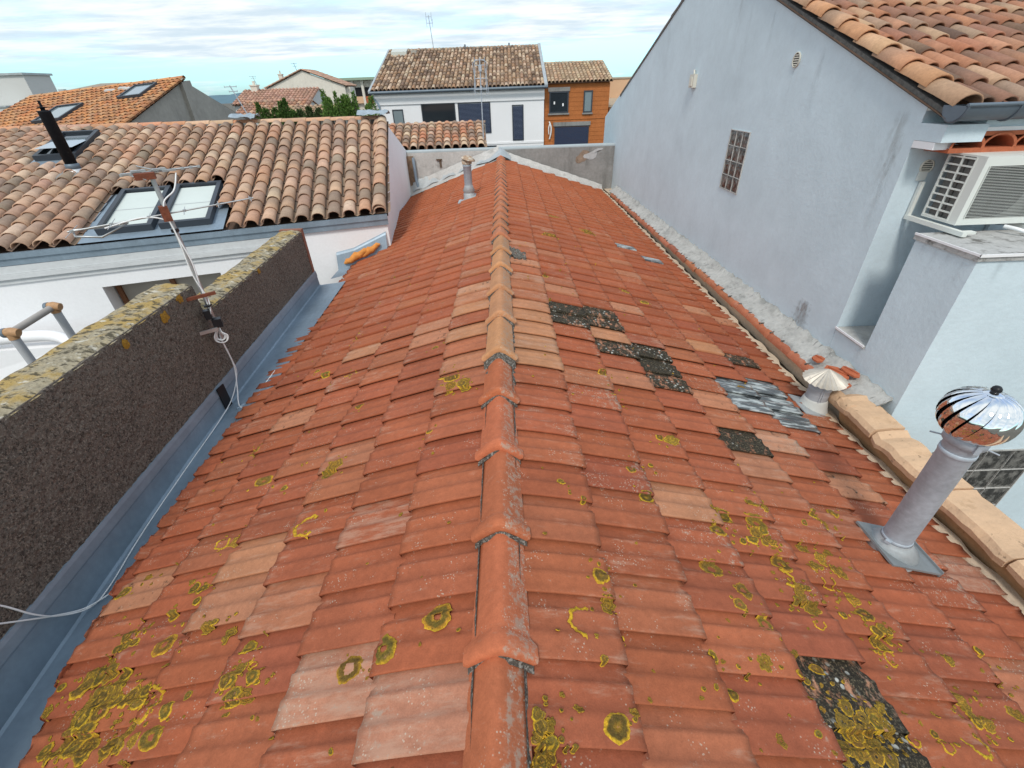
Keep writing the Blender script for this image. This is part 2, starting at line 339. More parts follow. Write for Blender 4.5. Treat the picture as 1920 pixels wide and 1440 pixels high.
LICHENS = {1: [(0.262, 0.793, 0.048, 3), (0.352, 0.967, 0.034, 1), (0.366, 0.864, 0.031, 2), (0.31, 0.495, 0.04, 1), (0.099, 0.51, 0.016, 0), (0.091, 0.513, 0.017, 1), (0.127, 0.489, 0.014, 2), (0.104, 0.487, 0.019, 1), (0.096, 0.481, 0.019, 1), (0.118, 0.474, 0.014, 3), (0.119, 0.452, 0.016, 1), (0.086, 0.46, 0.015, 2), (0.093, 0.47, 0.014, 2), (0.12, 0.479, 0.014, 3), (0.126, 0.423, 0.016, 1), (0.104, 0.44, 0.016, 0), (0.097, 0.422, 0.014, 0), (0.104, 0.417, 0.016, 3), (0.106, 0.438, 0.02, 0), (0.079, 0.396, 0.014, 1), (0.088, 0.41, 0.014, 1), (0.101, 0.415, 0.014, 0), (0.104, 0.413, 0.014, 0), (0.081, 0.396, 0.014, 0), (0.127, 0.448, 0.019, 1), (0.67, 1.435, 0.034, 1), (0.259, 1.422, 0.021, 1), (0.633, 1.608, 0.028, 0), (0.967, 1.943, 0.044, 2), (0.981, 1.312, 0.035, 0), (1.069, 1.425, 0.045, 1), (1.028, 1.442, 0.03, 2), (1.235, 1.414, 0.05, 0), (1.143, 1.295, 0.031, 1), (1.201, 1.287, 0.02, 1), (1.196, 1.349, 0.029, 2), (1.237, 1.364, 0.029, 1), (1.188, 1.34, 0.028, 0), (1.228, 1.304, 0.034, 2), (1.263, 1.538, 0.032, 2), (0.865, 1.1, 0.049, 0), (0.953, 1.006, 0.033, 0), (0.905, 0.943, 0.028, 1), (0.987, 0.882, 0.031, 0), (1.236, 1.187, 0.043, 0), (1.212, 1.11, 0.04, 3), (1.254, 1.071, 0.016, 0), (1.227, 1.023, 0.025, 2), (1.199, 1.01, 0.019, 0), (1.234, 1.064, 0.023, 2), (1.276, 1.066, 0.016, 1), (1.26, 0.982, 0.034, 2), (1.243, 0.919, 0.028, 3), (1.65, 1.557, 0.033, 1), (1.802, 1.61, 0.028, 0), (1.666, 1.508, 0.032, 2), (1.433, 1.315, 0.029, 2), (1.489, 1.267, 0.034, 2), (1.562, 1.31, 0.025, 2), (1.525, 1.196, 0.033, 2), (1.424, 1.213, 0.033, 2), (1.442, 1.136, 0.032, 3), (1.512, 1.065, 0.033, 2), (1.511, 0.994, 0.039, 0), (1.395, 0.977, 0.019, 1), (1.548, 0.933, 0.018, 2), (1.487, 0.887, 0.024, 0), (1.543, 0.937, 0.022, 0), (1.508, 0.921, 0.025, 1), (1.563, 0.925, 0.018, 1), (1.496, 0.867, 0.021, 1), (1.558, 0.892, 0.015, 1), (1.5, 0.847, 0.017, 3), (1.515, 0.858, 0.02, 1), (1.509, 0.873, 0.022, 2), (1.496, 0.818, 0.028, 3), (0.897, 0.732, 0.029, 2), (0.735, 0.626, 0.021, 1), (1.128, 0.745, 0.028, 1), (1.021, 0.706, 0.018, 1), (0.71, 0.736, 0.019, 1), (1.708, 0.692, 0.031, 2), (1.728, 0.625, 0.019, 3), (1.692, 0.623, 0.019, 1), (1.71, 0.635, 0.022, 1), (1.707, 0.646, 0.021, 1), (1.747, 0.637, 0.016, 2), (1.598, 0.554, 0.042, 3), (1.738, 0.619, 0.026, 2), (1.701, 0.709, 0.027, 2), (1.788, 0.846, 0.025, 2), (2.018, 0.911, 0.018, 1), (1.987, 0.844, 0.019, 1), (1.917, 0.668, 0.031, 2), (1.352, 0.548, 0.024, 3), (1.471, 0.537, 0.024, 3), (1.1, 0.573, 0.027, 0), (1.185, 0.595, 0.025, 1), (1.162, 0.58, 0.022, 0), (1.142, 0.62, 0.027, 1), (1.105, 0.581, 0.029, 0), (1.216, 0.581, 0.02, 3), (1.224, 0.584, 0.025, 1), (1.27, 0.608, 0.019, 3), (1.237, 0.602, 0.028, 2), (1.275, 0.629, 0.02, 2), (1.189, 0.562, 0.02, 0), (1.111, 0.545, 0.02, 1), (1.129, 0.537, 0.025, 1), (1.127, 0.566, 0.023, 1), (1.15, 0.553, 0.025, 1), (1.177, 0.528, 0.018, 1), (1.265, 0.553, 0.018, 2), (1.185, 0.529, 0.018, 0), (1.199, 0.531, 0.019, 0), (1.266, 0.574, 0.02, 2), (1.044, 0.481, 0.023, 2), (1.06, 0.506, 0.026, 1), (1.075, 0.511, 0.026, 0), (1.098, 0.493, 0.02, 1), (1.109, 0.495, 0.027, 2), (1.207, 0.493, 0.024, 0), (1.158, 0.49, 0.03, 1), (1.168, 0.516, 0.02, 2), (1.138, 0.474, 0.022, 2), (1.205, 0.489, 0.029, 0), (1.054, 0.697, 0.014, 1), (1.09, 1.276, 0.019, 1), (0.672, 2.54, 0.031, 1), (0.695, 2.29, 0.019, 1), (0.345, 1.334, 0.014, 1), (0.308, 0.673, 0.014, 1), (0.394, 0.744, 0.015, 1), (0.63, 5.893, 0.1, 2), (1.277, 6.792, 0.122, 2), (0.788, 7.171, 0.079, 2), (0.426, 4.243, 0.03, 1), (1.293, 4.422, 0.048, 2), (1.457, 4.266, 0.047, 1), (1.868, 2.872, 0.032, 2), (1.329, 1.519, 0.026, 2), (1.537, 1.48, 0.018, 1), (15.717, 40.981, 0.216, 1), (0.37, 0.536, 0.014, 2), (0.211, 0.535, 0.014, 2), (1.055, 0.786, 0.015, 2), (1.984, 0.793, 0.019, 2), (1.463, 0.574, 0.016, 1), (0.831, 0.505, 0.016, 2), (0.966, 0.529, 0.014, 1), (0.892, 1.942, 0.023, 1), (0.77, 1.689, 0.016, 1)],
 -1: [(0.361, 0.74, 0.044, 0), (0.488, 0.712, 0.046, 0), (0.195, 0.818, 0.052, 0), (0.924, 1.418, 0.061, 3), (1.443, 1.486, 0.042, 3), (1.358, 1.477, 0.036, 2), (0.951, 0.747, 0.026, 0), (0.97, 0.756, 0.028, 1), (0.866, 0.693, 0.023, 2), (0.912, 0.7, 0.031, 1), (0.922, 0.693, 0.031, 1), (0.892, 0.794, 0.02, 3), (0.864, 0.75, 0.025, 1), (0.943, 0.782, 0.024, 2), (0.94, 0.8, 0.02, 2), (0.894, 0.804, 0.02, 3), (0.95, 0.871, 0.031, 1), (1.601, 1.021, 0.025, 1), (1.687, 1.073, 0.025, 0), (1.668, 1.037, 0.019, 0), (1.639, 1.02, 0.025, 3), (1.678, 1.068, 0.031, 0), (1.675, 0.975, 0.028, 1), (1.687, 1.012, 0.03, 1), (1.652, 1.016, 0.025, 0), (1.638, 1.008, 0.028, 0), (1.667, 0.972, 0.024, 0), (1.741, 0.871, 0.043, 1), (1.605, 0.827, 0.027, 1), (1.745, 0.916, 0.039, 2), (1.691, 0.913, 0.038, 1), (1.741, 0.908, 0.038, 0), (1.611, 0.908, 0.028, 0), (1.54, 0.832, 0.043, 2), (1.568, 0.823, 0.033, 0), (1.643, 0.91, 0.04, 2), (1.543, 0.884, 0.028, 1), (1.534, 0.799, 0.026, 2), (1.526, 0.748, 0.036, 0), (1.556, 0.808, 0.033, 0), (1.581, 0.797, 0.037, 1), (1.483, 0.777, 0.026, 1), (1.434, 0.785, 0.033, 1), (1.378, 0.801, 0.023, 1), (1.366, 0.745, 0.027, 3), (1.367, 0.757, 0.032, 1), (1.423, 0.79, 0.036, 2), (1.496, 0.625, 0.029, 3), (1.558, 0.635, 0.029, 1), (1.568, 0.652, 0.035, 1), (1.616, 0.676, 0.032, 1), (1.505, 0.643, 0.025, 2), (1.488, 0.626, 0.037, 0), (1.395, 0.633, 0.034, 1), (1.396, 0.616, 0.03, 0), (1.539, 0.692, 0.038, 1), (1.502, 0.639, 0.04, 0), (1.592, 0.732, 0.028, 3), (1.588, 0.735, 0.034, 1), (1.571, 0.76, 0.027, 3), (1.616, 0.763, 0.04, 2), (1.625, 0.798, 0.027, 2), (1.621, 0.639, 0.021, 0), (1.693, 0.637, 0.021, 1), (1.649, 0.622, 0.026, 1), (1.716, 0.66, 0.024, 1), (1.654, 0.637, 0.026, 1), (1.341, 0.61, 0.023, 1), (1.262, 0.621, 0.022, 2), (1.33, 0.609, 0.022, 0), (1.312, 0.607, 0.023, 0), (1.312, 0.655, 0.025, 2), (1.411, 0.974, 0.051, 0), (1.309, 0.74, 0.053, 3), (1.201, 0.706, 0.029, 1), (1.194, 0.621, 0.042, 0), (1.483, 1.118, 0.028, 1), (1.92, 1.325, 0.036, 1), (1.873, 0.894, 0.022, 1), (1.843, 0.798, 0.029, 2), (1.423, 1.918, 0.061, 1), (0.919, 1.825, 0.043, 2), (0.951, 1.776, 0.039, 2), (1.667, 2.282, 0.052, 2), (0.936, 2.403, 0.031, 0), (0.288, 2.255, 0.039, 2), (0.302, 2.356, 0.045, 1), (0.282, 2.356, 0.045, 0), (0.218, 2.244, 0.034, 1), (0.205, 2.243, 0.045, 2), (0.357, 2.388, 0.033, 1), (1.195, 2.952, 0.032, 1), (1.45, 3.125, 0.038, 1), (1.221, 1.006, 0.026, 2), (1.098, 0.958, 0.029, 2), (1.189, 1.017, 0.017, 1), (1.844, 1.402, 0.024, 2), (1.397, 1.228, 0.021, 0), (1.449, 1.242, 0.027, 1), (1.485, 1.282, 0.018, 2), (1.442, 1.223, 0.02, 2), (1.394, 1.224, 0.025, 0), (1.379, 1.158, 0.021, 1), (1.342, 3.652, 0.028, 1), (1.567, 3.239, 0.026, 1), (1.216, 1.777, 0.023, 1), (0.474, 2.891, 0.026, 1), (1.15, 0.748, 0.017, 1), (0.358, 1.847, 0.019, 1)]}
RED = [(.322, .092, .041), (.335, .098, .045), (.305, .086, .039), (.34, .103, .048), (.318, .092, .043), (.33, .108, .052), (.295, .084, .041)]
roofthing = thing('tiled_house', (0, 6, 0), 'long house under a lichen spotted orange clay tile gable roof filling the foreground', 'house')
wall = MB()
wall.prism([(-2.2, -1.2, 0), (2.42, -1.2, 0), (2.42, -1.2, 5.95), (XR, -1.2, 6.86), (-2.2, -1.2, 6.0)], (0, 13.8, 0))
wall.build('wall', GREYW, roofthing)

def slope_mesh(side):
    mb = MB(); gl = []
    CT = CTS[side]; nc = int((2.62/CT-V0)/TL)+1
    SS = [0, .03, .12, .22, .30, .36, .41, .47, .56, .64, .69, .73, .77, .84, .93, 1.0, 1.12]
    for k in range(nc):
        va = V0+k*TL; off = stag(k)
        for j in range(int((-.55-off)/TW)-1, int((12.62-off)/TW)+1):
            ua = off+j*TW
            key = (side, k, j)
            cu = ua+TW/2
            if va*CT > eave(side, cu)+.02: continue
            glass = key in GLASSC
            dh = rnd(-.002, .003); dv = rnd(-.006, .006)+(rnd(0, .016) if random.random() < .12 else 0); tl = rnd(-.0035, .0035); du = rnd(-.003, .003)
            base = random.choice(RED)
            base = vary(base, .07)
            pale = max(0, random.gauss(.02, .16)); grey = max(0, random.gauss(.0 if side < 0 else .06, .16)); moss = 0
            if random.random() < .035: base = lerp(base, (.40, .18, .10), rnd(.3, .8))
            if cu > 4: base = lerp(base, (.40, .112, .040), min(1, (cu-4)/6)*.7); grey *= .5
            if k == 0 and cu > 2.2 and cu < 5.4: base = lerp(base, (.42, .19, .10), rnd(0, .45)); pale += .1
            if key in PALE: base = vary((.41, .185, .095), .06); pale += .12
            if key in WHITEY: base = vary((.38, .165, .10), .05); pale += .42; grey += .30
            if key in MOSS: moss = rnd(.70, .86); grey += .2; base = lerp(base, (.42, .22, .13), .6)
            elif key in MOSSL: moss = .42; base = lerp(base, (.48, .23, .13), .6)
            elif random.random() < .035: moss = rnd(.14, .20)
            vs = []; ws = []
            for fv in (-.08, .0, .3, .65, .92, 1.0):
                for s in SS:
                    v = va+fv*TL+dv+(TL*.012 if fv == 1 else 0)
                    u = ua+s*TW+du
                    hh = prof(min(s, 1))+.016+.024*fv+dh+tl*(s-.5)-(.012*max(0, 1-fv*2) if k == 0 else 0)
                    if s == 0: hh -= .002
                    if fv == 1.0: hh -= .004
                    lim = eave(side, u)/CT
                    cl = v > lim
                    if cl: v = lim+rnd(-.004, .004)
                    vs.append(rpos(side, v, u, hh)); ws.append((pale+(.16 if fv > .9 else 0), moss, grey+(.20 if fv > .9 else 0)))
            n = len(SS); q = 6
            fs = [(i*n+l, i*n+l+1, (i+1)*n+l+1, (i+1)*n+l) for i in range(q-1) for l in range(n-1)]
            o = len(vs)
            # butt end and near edge
            for l in range(n):
                p = vs[(q-1)*n+l]; x = rpos(side, 0, 0, .026); x0 = rpos(side, 0, 0, 0)
                vs.append((p[0]-(x[0]-x0[0]), p[1], p[2]-(x[2]-x0[2]))); ws.append(ws[(q-1)*n+l])
            fs += [((q-1)*n+l, (q-1)*n+l+1, o+l+1, o+l) for l in range(n-1)]
            o2 = len(vs)
            for i in range(q):
                p = vs[i*n]; x = rpos(side, 0, 0, .012 if cu < 3.5 else .022); vs.append((p[0]-(x[0]-x0[0]), p[1]+.004, p[2]-(x[2]-x0[2]))); ws.append(ws[i*n])
            fs += [(i*n, (i+1)*n, o2+i+1, o2+i) for i in range(q-1)]
            if side < 0: fs = [f[::-1] for f in fs]
            if glass: gl.append(MB().add(vs, fs, 0, base, ws, smooth=True))
            else: mb.add(vs, fs, 0, base, ws, smooth=True)
    return mb, gl

def lichen(mb, side, d, u, r, kind):
    """one crusty colony laid on the tiles: kind 0 ring, 1 disc, 2 ragged patch, 3 open arc"""
    CT = CTS[side]; v0 = d/CT; N = 30; asp = rnd(.8, 1.2)
    ph = [rnd(0, 6.28) for _ in range(6)]
    def R(a): return 1+.07*math.sin(2*a+ph[0])+.05*math.sin(3*a+ph[1])+.04*math.sin(5*a+ph[2])+.03*math.sin(9*a+ph[3])+rnd(-.03, .03)
    if kind == 2:
        def R(a): return 1+.16*math.sin(2*a+ph[0])+.13*math.sin(3*a+ph[1])+.10*math.sin(5*a+ph[2])+.08*math.sin(8*a+ph[3])+rnd(-.10, .10)
    yel = vary((.52, .31, .020), .12); oli = vary((.15, .095, .018), .25); mus = vary((.33, .18, .018), .2)
    rings = {0: [(.26, mus), (.45, oli), (.70, oli), (.86, mus), (1, yel)], 1: [(.02, mus), (.4, oli), (.7, oli), (.86, yel), (1, yel)],
             2: [(.02, oli), (.3, mus), (.5, oli), (.68, mus), (.82, oli), (1, yel)], 3: [(.74, mus), (.82, yel), (.9, yel), (1, yel)]}[kind]
    a0, a1 = (0, 2*PI) if kind != 3 else (rnd(0, 6), 0)
    if kind == 3: a1 = a0+rnd(3.6, 5.6)
    vs = []; cs = []; rr = [R(2*PI*i/N) for i in range(N+1)]; rr[N] = rr[0]
    jit = [[rnd(-.06, .06) for _ in range(N+1)] for _ in rings]
    for j in jit: j[N] = j[0]
    for q, (f, c) in enumerate(rings):
        for i in range(N+1):
            a = a0+(a1-a0)*i/N; k = max(.02, f+jit[q][i]*(1 if f > .1 else 0))*rr[i]*r
            v = v0+k*math.cos(a); uu = u+k*asp*math.sin(a)
            edge = 0 if 0 < q < len(rings)-1 else -.0035
            if v*CT > eave(side, uu): v = eave(side, uu)/CT
            vs.append(rpos(side, v, uu, ttop(side, v, uu)+.0045+edge)); cs.append(vary(c, .18))
    n = N+1
    fs = [(q*n+i, q*n+i+1, (q+1)*n+i+1, (q+1)*n+i) for q in range(len(rings)-1) for i in range(N)]
    mb.add(vs, fs, 1, cs, smooth=True)

slopes = {}
for side in (1, -1):
    mb, gl = slope_mesh(side)
    for d, u, r, kind in LICHENS[side]:
        lichen(mb, side, d, u, r, kind)
        for _ in range(3 if r > .018 else 1):
            lichen(mb, side, max(.12, d+rnd(-.09, .09)), u+rnd(-.09, .09), rnd(.004, .009), random.choice((1, 2)))
    for _ in range(70): lichen(mb, side, rnd(.15, 2.0), rnd(.4, 6)**1.0, rnd(.004, .009), random.choice((1, 2)))
    slopes[side] = mb.build('roof', [TILE, LICH], roofthing)
    for q_ in gl: q_.build('glass_tile', CLEAR, slopes[side])
# dark felt just under the tiles
fe = MB()
for side in (1, -1):
    fe.add([rpos(side, 0, -1, -.01), rpos(side, 0, 12.6, -.01), rpos(side, 2.68 if side > 0 else 2.2, 12.6, -.01), rpos(side, 2.68 if side > 0 else 1.5, -1, -.01)], [(0, 1, 2, 3)])
fe.build('roof_deck', CHAND, roofthing)

# ridge tiles: overlapping angled caps with a raised collar at the near end
LIPS = [-.68, -.24, .20, .64, 1.08, 1.53, 1.97, 2.40, 2.93, 3.47, 4.02, 4.55, 5.09]
while LIPS[-1] < 12.55: LIPS.append(LIPS[-1]+.385)
rg = MB()
def capprof(wd, hgt, n=12):
    P = []
    for i in range(n+1):
        x = -1+2*i/n; ax = abs(x)
        z = 1-(math.sqrt(ax*ax+.12)-math.sqrt(.12))/(math.sqrt(1.12)-math.sqrt(.12))
        P.append((x*wd, z*hgt))
    return P
for i in range(len(LIPS)-1):
    y0, y1 = LIPS[i], LIPS[i+1]
    pale_cap = 2.3 < y0 < 5.0
    base = vary((.50, .235, .11) if pale_cap else ((.43, .125, .055) if y0 < 5 else (.44, .165, .085)), .08)
    lift = .022 if y0 > 2.3 else 0
    jx = rnd(-.006, .006); jz = rnd(-.003, .003)
    stations = [(y0, .112, .079, .012), (y0+.012, .115, .084, .016), (y0+.05, .113, .084, .014), (y0+.075, .096, .078, .004), (y0+.09, .092, .076, .0), (y1+.05, .086, .074, -.012)]
    vs = []; ws = []; n = 13
    for y, wd, hg, dz in stations:
        for l, (x, z) in enumerate(capprof(wd, hg)):
            vs.append((XR+x+jx, y, ZR+.006+z+dz+lift+jz)); ws.append((.25 if x > .02 else 0, 0, (.62 if x > .015 else 0) if y0 < 5 else .15))
    for l in range(n):                                     # end thickness
        x, z = capprof(.098, .062)[l]; vs.append((XR+x+jx, y0+.001, ZR+.006+z+lift+jz)); ws.append((.2, .0, .2))
    k = len(stations)
    fs = [(a*n+l, a*n+l+1, (a+1)*n+l+1, (a+1)*n+l) for a in range(k-1) for l in range(n-1)]
    fs += [(l+1, l, k*n+l, k*n+l+1) for l in range(n-1)]
    rg.add(vs, [f[::-1] for f in fs], 0, base, ws, smooth=True)
    # black-grey mortar showing under each collar and along the cap foot
    vs = []; rows = 3
    thick = .05 if abs(y0-2.40) < .01 else .014
    for q in range(rows):
        for l in range(n):
            x, z = capprof(.100, .070)[l]
            vs.append((XR+x+jx, y0-thick*q/2+rnd(-.004, .004), ZR+.006+z+lift+jz-.004-(.010+lift)*q/2*1.2+rnd(-.002, .002)))
    rg.add(vs, [(a*n+l+1, a*n+l, (a+1)*n+l, (a+1)*n+l+1) for a in range(2) for l in range(n-1)], 1)
for side in (1, -1):
    vs = []; N = 400; ws = []
    for i in range(N+1):
        y = -.6+i*(12.9/N); g2 = .001+(.009 if 2.2 < y < 5 else 0)*(1 if side > 0 else .7)+(.004 if math.sin(y*7.3)+math.sin(y*3.1) > .9 else 0)
        e = abs(math.sin(i*12.9898)*43758.5453) % 1
        vs += [(XR+side*.074, y, ZR+.022), (XR+side*(.080+g2*e*1.6), y, ZR+.002+.007*e), (XR+side*(.086+g2*e*1.8), y, ZR-A*.1+.004)]
    rg.add(vs, [((a*3+l, a*3+l+1, a*3+l+4, a*3+l+3) if side < 0 else (a*3+l+1, a*3+l, a*3+l+3, a*3+l+4)) for a in range(N) for l in range(2)], 1)
rg.build('ridge_tiles', [TILE, CRUST], roofthing)

# left: zinc box gutter between the tiles and the parapet
GY = [-.6, 0, .5, 1.05, 1.7, 2.5, 3.5, 4.7, 5.95]
def px(y): return -2.262-.064*y                  # face of the parapet
zg = MB(); vs = []
for y in GY:
    ex = XR-eave(-1, y); f = px(y)
    zf = 6.085+.047*min(max(y, 0), 2.7)
    sec = [(ex+.14, zf+.05), (ex+.02, zf+.028), (f+.040, zf+.006), (f+.024, zf+.012), (f+.020, 6.335), (f+.026, 6.350), (f+.020, 6.40), (f+.013, 6.422), (f+.0, 6.424)]
    vs += [(x, y, z) for x, z in sec]
n = 9
zg.add(vs, [(a*n+l, a*n+l+1, (a+1)*n+l+1, (a+1)*n+l) for a in range(len(GY)-1) for l in range(n-1)])
# the turn along the foot of the white house wall
def lhy(x): return 7.2+.315*(x+1.86)
vs = []
for x in (-2.66, -2.4, -2.15, -1.9):
    y = lhy(x); zz_ = 6.12+max(0, (x+2.5))*.38
    vs += [(x, y-.50, zz_-.002), (x, y-.10, zz_), (x, y-.035, zz_+.21), (x, y-.02, zz_+.235), (x, y-.004, zz_+.25)]
n = 5
zg.add(vs, [(a*n+l+1, a*n+l, (a+1)*n+l, (a+1)*n+l+1) for a in range(3) for l in range(n-1)])
zg.tube([(-2.33, 3.05, 6.225), (-2.20, 3.24, 6.24), (-2.12, 3.42, 6.25)], .012, 6)
gut = zg.build('gutter', ZINC, roofthing)
sd = MB(); sd.obox((-2.425, 3.10, 6.29), (.003, .045, 0), (.004, 0, 0), (0, 0, .13)); sd.build('outlet', BLACKP, gut)
jm = MB()
for x, y in ((-2.30, 6.62), (-2.22, 6.68), (-2.05, 6.78)):
    pass
for i in range(90):
    q = rnd(0, 1); x = -2.42+q*.55+rnd(-.03, .03); y = 6.30+q*.60+rnd(-.04, .04); r = rnd(.006, .02)
    jm.obox((x, y, 6.16+q*.13), (r, r*.4, 0), (-r*.3, r, .2*r), (0, 0, .006))
jm.build('mortar_crumb', CEML, gut, kind='stuff')
of = MB()
for c, L, r in (((-2.16, 7.00, 6.36), .18, .05), ((-2.36, 6.93, 6.30), .2, .055)):
    c = Vector(c); P = []; R = []
    for i in range(9):
        q = -1+i/4; P.append(c+Vector((.95*L*q, .30*L*q, .09*q+.012*math.sin(i*2.1)))); R.append(r*math.sqrt(max(.05, 1-q*q))*(1+.15*math.sin(i*1.9)))
    MB().tube(P, R, 10).build('foam_fillet', OCHRE, gut)

# right: mortar fillet, debris channel
fl = MB(); vs = []; N = 150
for i in range(N+1):
    y = -.8+i*13.3/N; w = .012*math.sin(i*1.9)+.010*math.sin(i*.63)
    vs += [(2.44, y, 6.10), (2.485+w*.4, y, 6.165), (2.565+w*1.3, y, 6.150), (2.59+w*1.3, y, 6.03)]
fl.add(vs, [(a*4+l+1, a*4+l, (a+1)*4+l, (a+1)*4+l+1) for a in range(N) for l in range(3)])
fl.build('mortar_fillet', FILLET, roofthing)
ch = MB(); ch.box(2.50, -.8, 5.8, 2.70, 12.5, 6.105); ch.build('debris', CHAND, roofthing)

# far end: cement flashing against the end wall, lead saddle over the ridge end
cf = MB()
for side in (1, -1):
    vs = []; N = 26
    for i in range(N+1):
        d = .05+i*(2.55 if side > 0 else 2.35)/N; st = .018*((i*7) % 5)/5
        z = ZR-A*d; wdt = (.20 if side > 0 else .28)
        vs += [(XR+side*d, 12.42-wdt-st, z+.045), (XR+side*d, 12.45-wdt*.5, z+.085+st), (XR+side*d, 12.485, z+(.19 if side > 0 else .30)+st)]
    fs = [(a*3+l, (a+1)*3+l, (a+1)*3+l+1, a*3+l+1) for a in range(N) for l in range(2)]
    cf.add(vs, fs if side > 0 else [f[::-1] for f in fs])
cf.build('end_flashing', CEML, roofthing)
ls = MB()
ls.add([(XR-.30, 12.15, 6.93), (XR, 12.12, 7.07), (XR+.24, 12.15, 6.96), (XR-.30, 12.5, 7.02), (XR, 12.5, 7.21), (XR+.24, 12.5, 7.04), (XR-.62, 12.3, 6.86), (XR-.62, 12.5, 6.98)], [(0, 1, 4, 3), (1, 2, 5, 4), (6, 0, 3, 7)])
ls.build('ridge_saddle', LEAD, roofthing)
bs = MB()                                          # crumbled mortar beside the ridge
for i in range(70):
    x = XR+rnd(.10, .26); y = 4.72+rnd(-.13, .13)-(x-XR-.1)*.4; r = rnd(.006, .022)
    bs.obox((x, y, ZR-A*(x-XR)+.045), (r, r*.5, 0), (-r*.3, r, r*.4), (0, -r*.2, r*.8))
bs.build('mortar_rubble', CRUST, roofthing, kind='stuff')

# ================================================================== VENTS
def vent_base(p, mats, lbl): pass
tv = thing('turbine_vent', (1.945, 1.42, 6.27), 'tall galvanised pipe topped by a shiny turbine ball on the orange roof', 'roof vent')
bp = MB()
u_ax = Vector((0, 1, 0)); v_ax = Vector((CT, 0, -ST)); n_ax = Vector((ST, 0, CT))
c = Vector(rpos(1, (1.945-XR)/CT, 1.42, .066))
bp.obox(c+v_ax*.02-u_ax*.0, v_ax*.150, u_ax*.135, n_ax*.006)
bp.obox(c+v_ax*.172, v_ax*.003, u_ax*.135, n_ax*.018)
bp.build('base_plate', M('dull_lead', (.22, .235, .24), .6, [(8, .2)], metal=.3), tv)
b = MB(); b.lathe([(.122, -.03), (.122, .012), (.108, .022), (.106, .035), (.106, .045), (.122, .05), (.074, .105), (.068, .125)], (1.945, 1.42, 6.30), 32)
b.build('collar', LEAD, tv)
b = MB(); b.lathe([(.063, 0), (.063, .745), (.067, .75), (.067, .77)], (1.945, 1.42, 6.33), 32)
for z in (6.43, 7.02):
    b.lathe([(.0635, -.012), (.0665, -.010), (.0665, .010), (.0635, .012)], (1.945, 1.42, z), 32)
b.obox((1.883, 1.395, 6.43), (.006, -.010, 0), (.012, .006, 0), (0, 0, .008))
for a in (2.4, -.9, .6):
    d = Vector((math.cos(a), math.sin(a), 0)); b.tube([Vector((1.945, 1.42, 7.075))+d*.063, Vector((1.945, 1.42, 7.07))+d*.115], .004, 6)
pipe = b.build('pipe', GALV, tv)
b = MB(); b.lathe([(.070, 0), (.077, .004), (.079, .045), (.073, .05), (.068, .055)], (1.945, 1.42, 7.07), 32)
b.obox((1.925, 1.343, 7.094), (.010, -.003, 0), (.002, .007, 0), (0, 0, .024))
b.build('neck_ring', GALV, tv)
tb = MB(); C0 = Vector((1.930, 1.42, 7.215)); NB = 16; NL = 14
def bulb(q):                                       # q 0 bottom .. 1 top -> (radius, z)
    a = -1.05+q*(1.05+PI/2); return (.131*math.cos(a)**.80 if math.cos(a) > 1e-6 else 0, .112*math.sin(a))
for k in range(NB):
    vs = []; J = 5
    for i in range(NL+1):
        q = i/NL; r, z = bulb(q*.975)
        for j in range(J+1):
            s = j/J; ang = (k+s*1.30)*2*PI/NB+q*.7
            rr = r*(.84+.17*s)+.008*math.sin(PI*s)
            vs.append(C0+Vector((math.cos(ang)*rr, math.sin(ang)*rr, z)))
    tb.add(vs, [(i*(J+1)+j, i*(J+1)+j+1, (i+1)*(J+1)+j+1, (i+1)*(J+1)+j) for i in range(NL) for j in range(J)], smooth=True)
tb.lathe([(.001, .118), (.016, .117), (.030, .113), (.040, .106)], C0, 28)
turb = tb.build('turbine', CHROME, tv)
b = MB(); b.lathe([(0.001, .026), (.010, .025), (.016, .018), (.018, .008), (.014, .0), (.012, -.004)], C0+Vector((0, 0, .119)), 16); b.build('cap_knob', BLACKP, turb)
b = MB(); b.lathe([(.062, -.092), (.086, -.056), (.098, 0), (.086, .048), (.043, .088), (.001, .096)], C0, 20); b.build('inner_core', DARK, turb)

cv = thing('cowl_vent', (2.44, 2.86, 6.11), 'short grey vent pipe with a fluted conical rain cap beside the coping', 'roof vent')
b = MB(); c = Vector(rpos(1, (2.44-XR)/CT, 2.84, .05)); b.obox(c+v_ax*-.02, v_ax*.16, u_ax*.13, n_ax*.004); b.build('base_plate', LEAD, cv)
b = MB(); b.lathe([(.115, -.03), (.112, .02), (.105, .03), (.090, .10), (.083, .115), (.080, .118)], (2.44, 2.86, 6.15), 28); b.build('collar', M('pale_grey_plastic', (.50, .50, .47), .5, [(10, .08)]), cv)
b = MB(); b.lathe([(.078, 0), (.078, .10), (.082, .105), (.082, .125), (.078, .13), (.078, .19)], (2.44, 2.86, 6.25), 28); b.lathe([(.0785, 0), (.0795, .004), (.0785, .008)], (2.44, 2.86, 6.31), 28)
b.obox((2.41, 2.785, 6.32), (.004, 0, 0), (0, .004, 0), (0, 0, .06)); b.obox((2.425, 2.782, 6.32), (.003, 0, 0), (0, .004, 0), (0, 0, .06)); b.build('pipe', GREYPIPE, cv)
b = MB(); K = 22; vs = []
for i, (r, z) in enumerate([(.004, .10), (.06, .065), (.115, .028), (.150, 0)]):
    for j in range(2*K):
        rr = r*(1+(.055 if j % 2 else -.035)*(i/3)); a = PI*j/K; vs.append((2.45+rr*math.cos(a), 2.86+rr*math.sin(a), 6.43+z+(.010 if j % 2 else -.006)*(i/3)))
b.add(vs, [(i*2*K+j, i*2*K+(j+1) % (2*K), (i+1)*2*K+(j+1) % (2*K), (i+1)*2*K+j) for i in range(3) for j in range(2*K)])
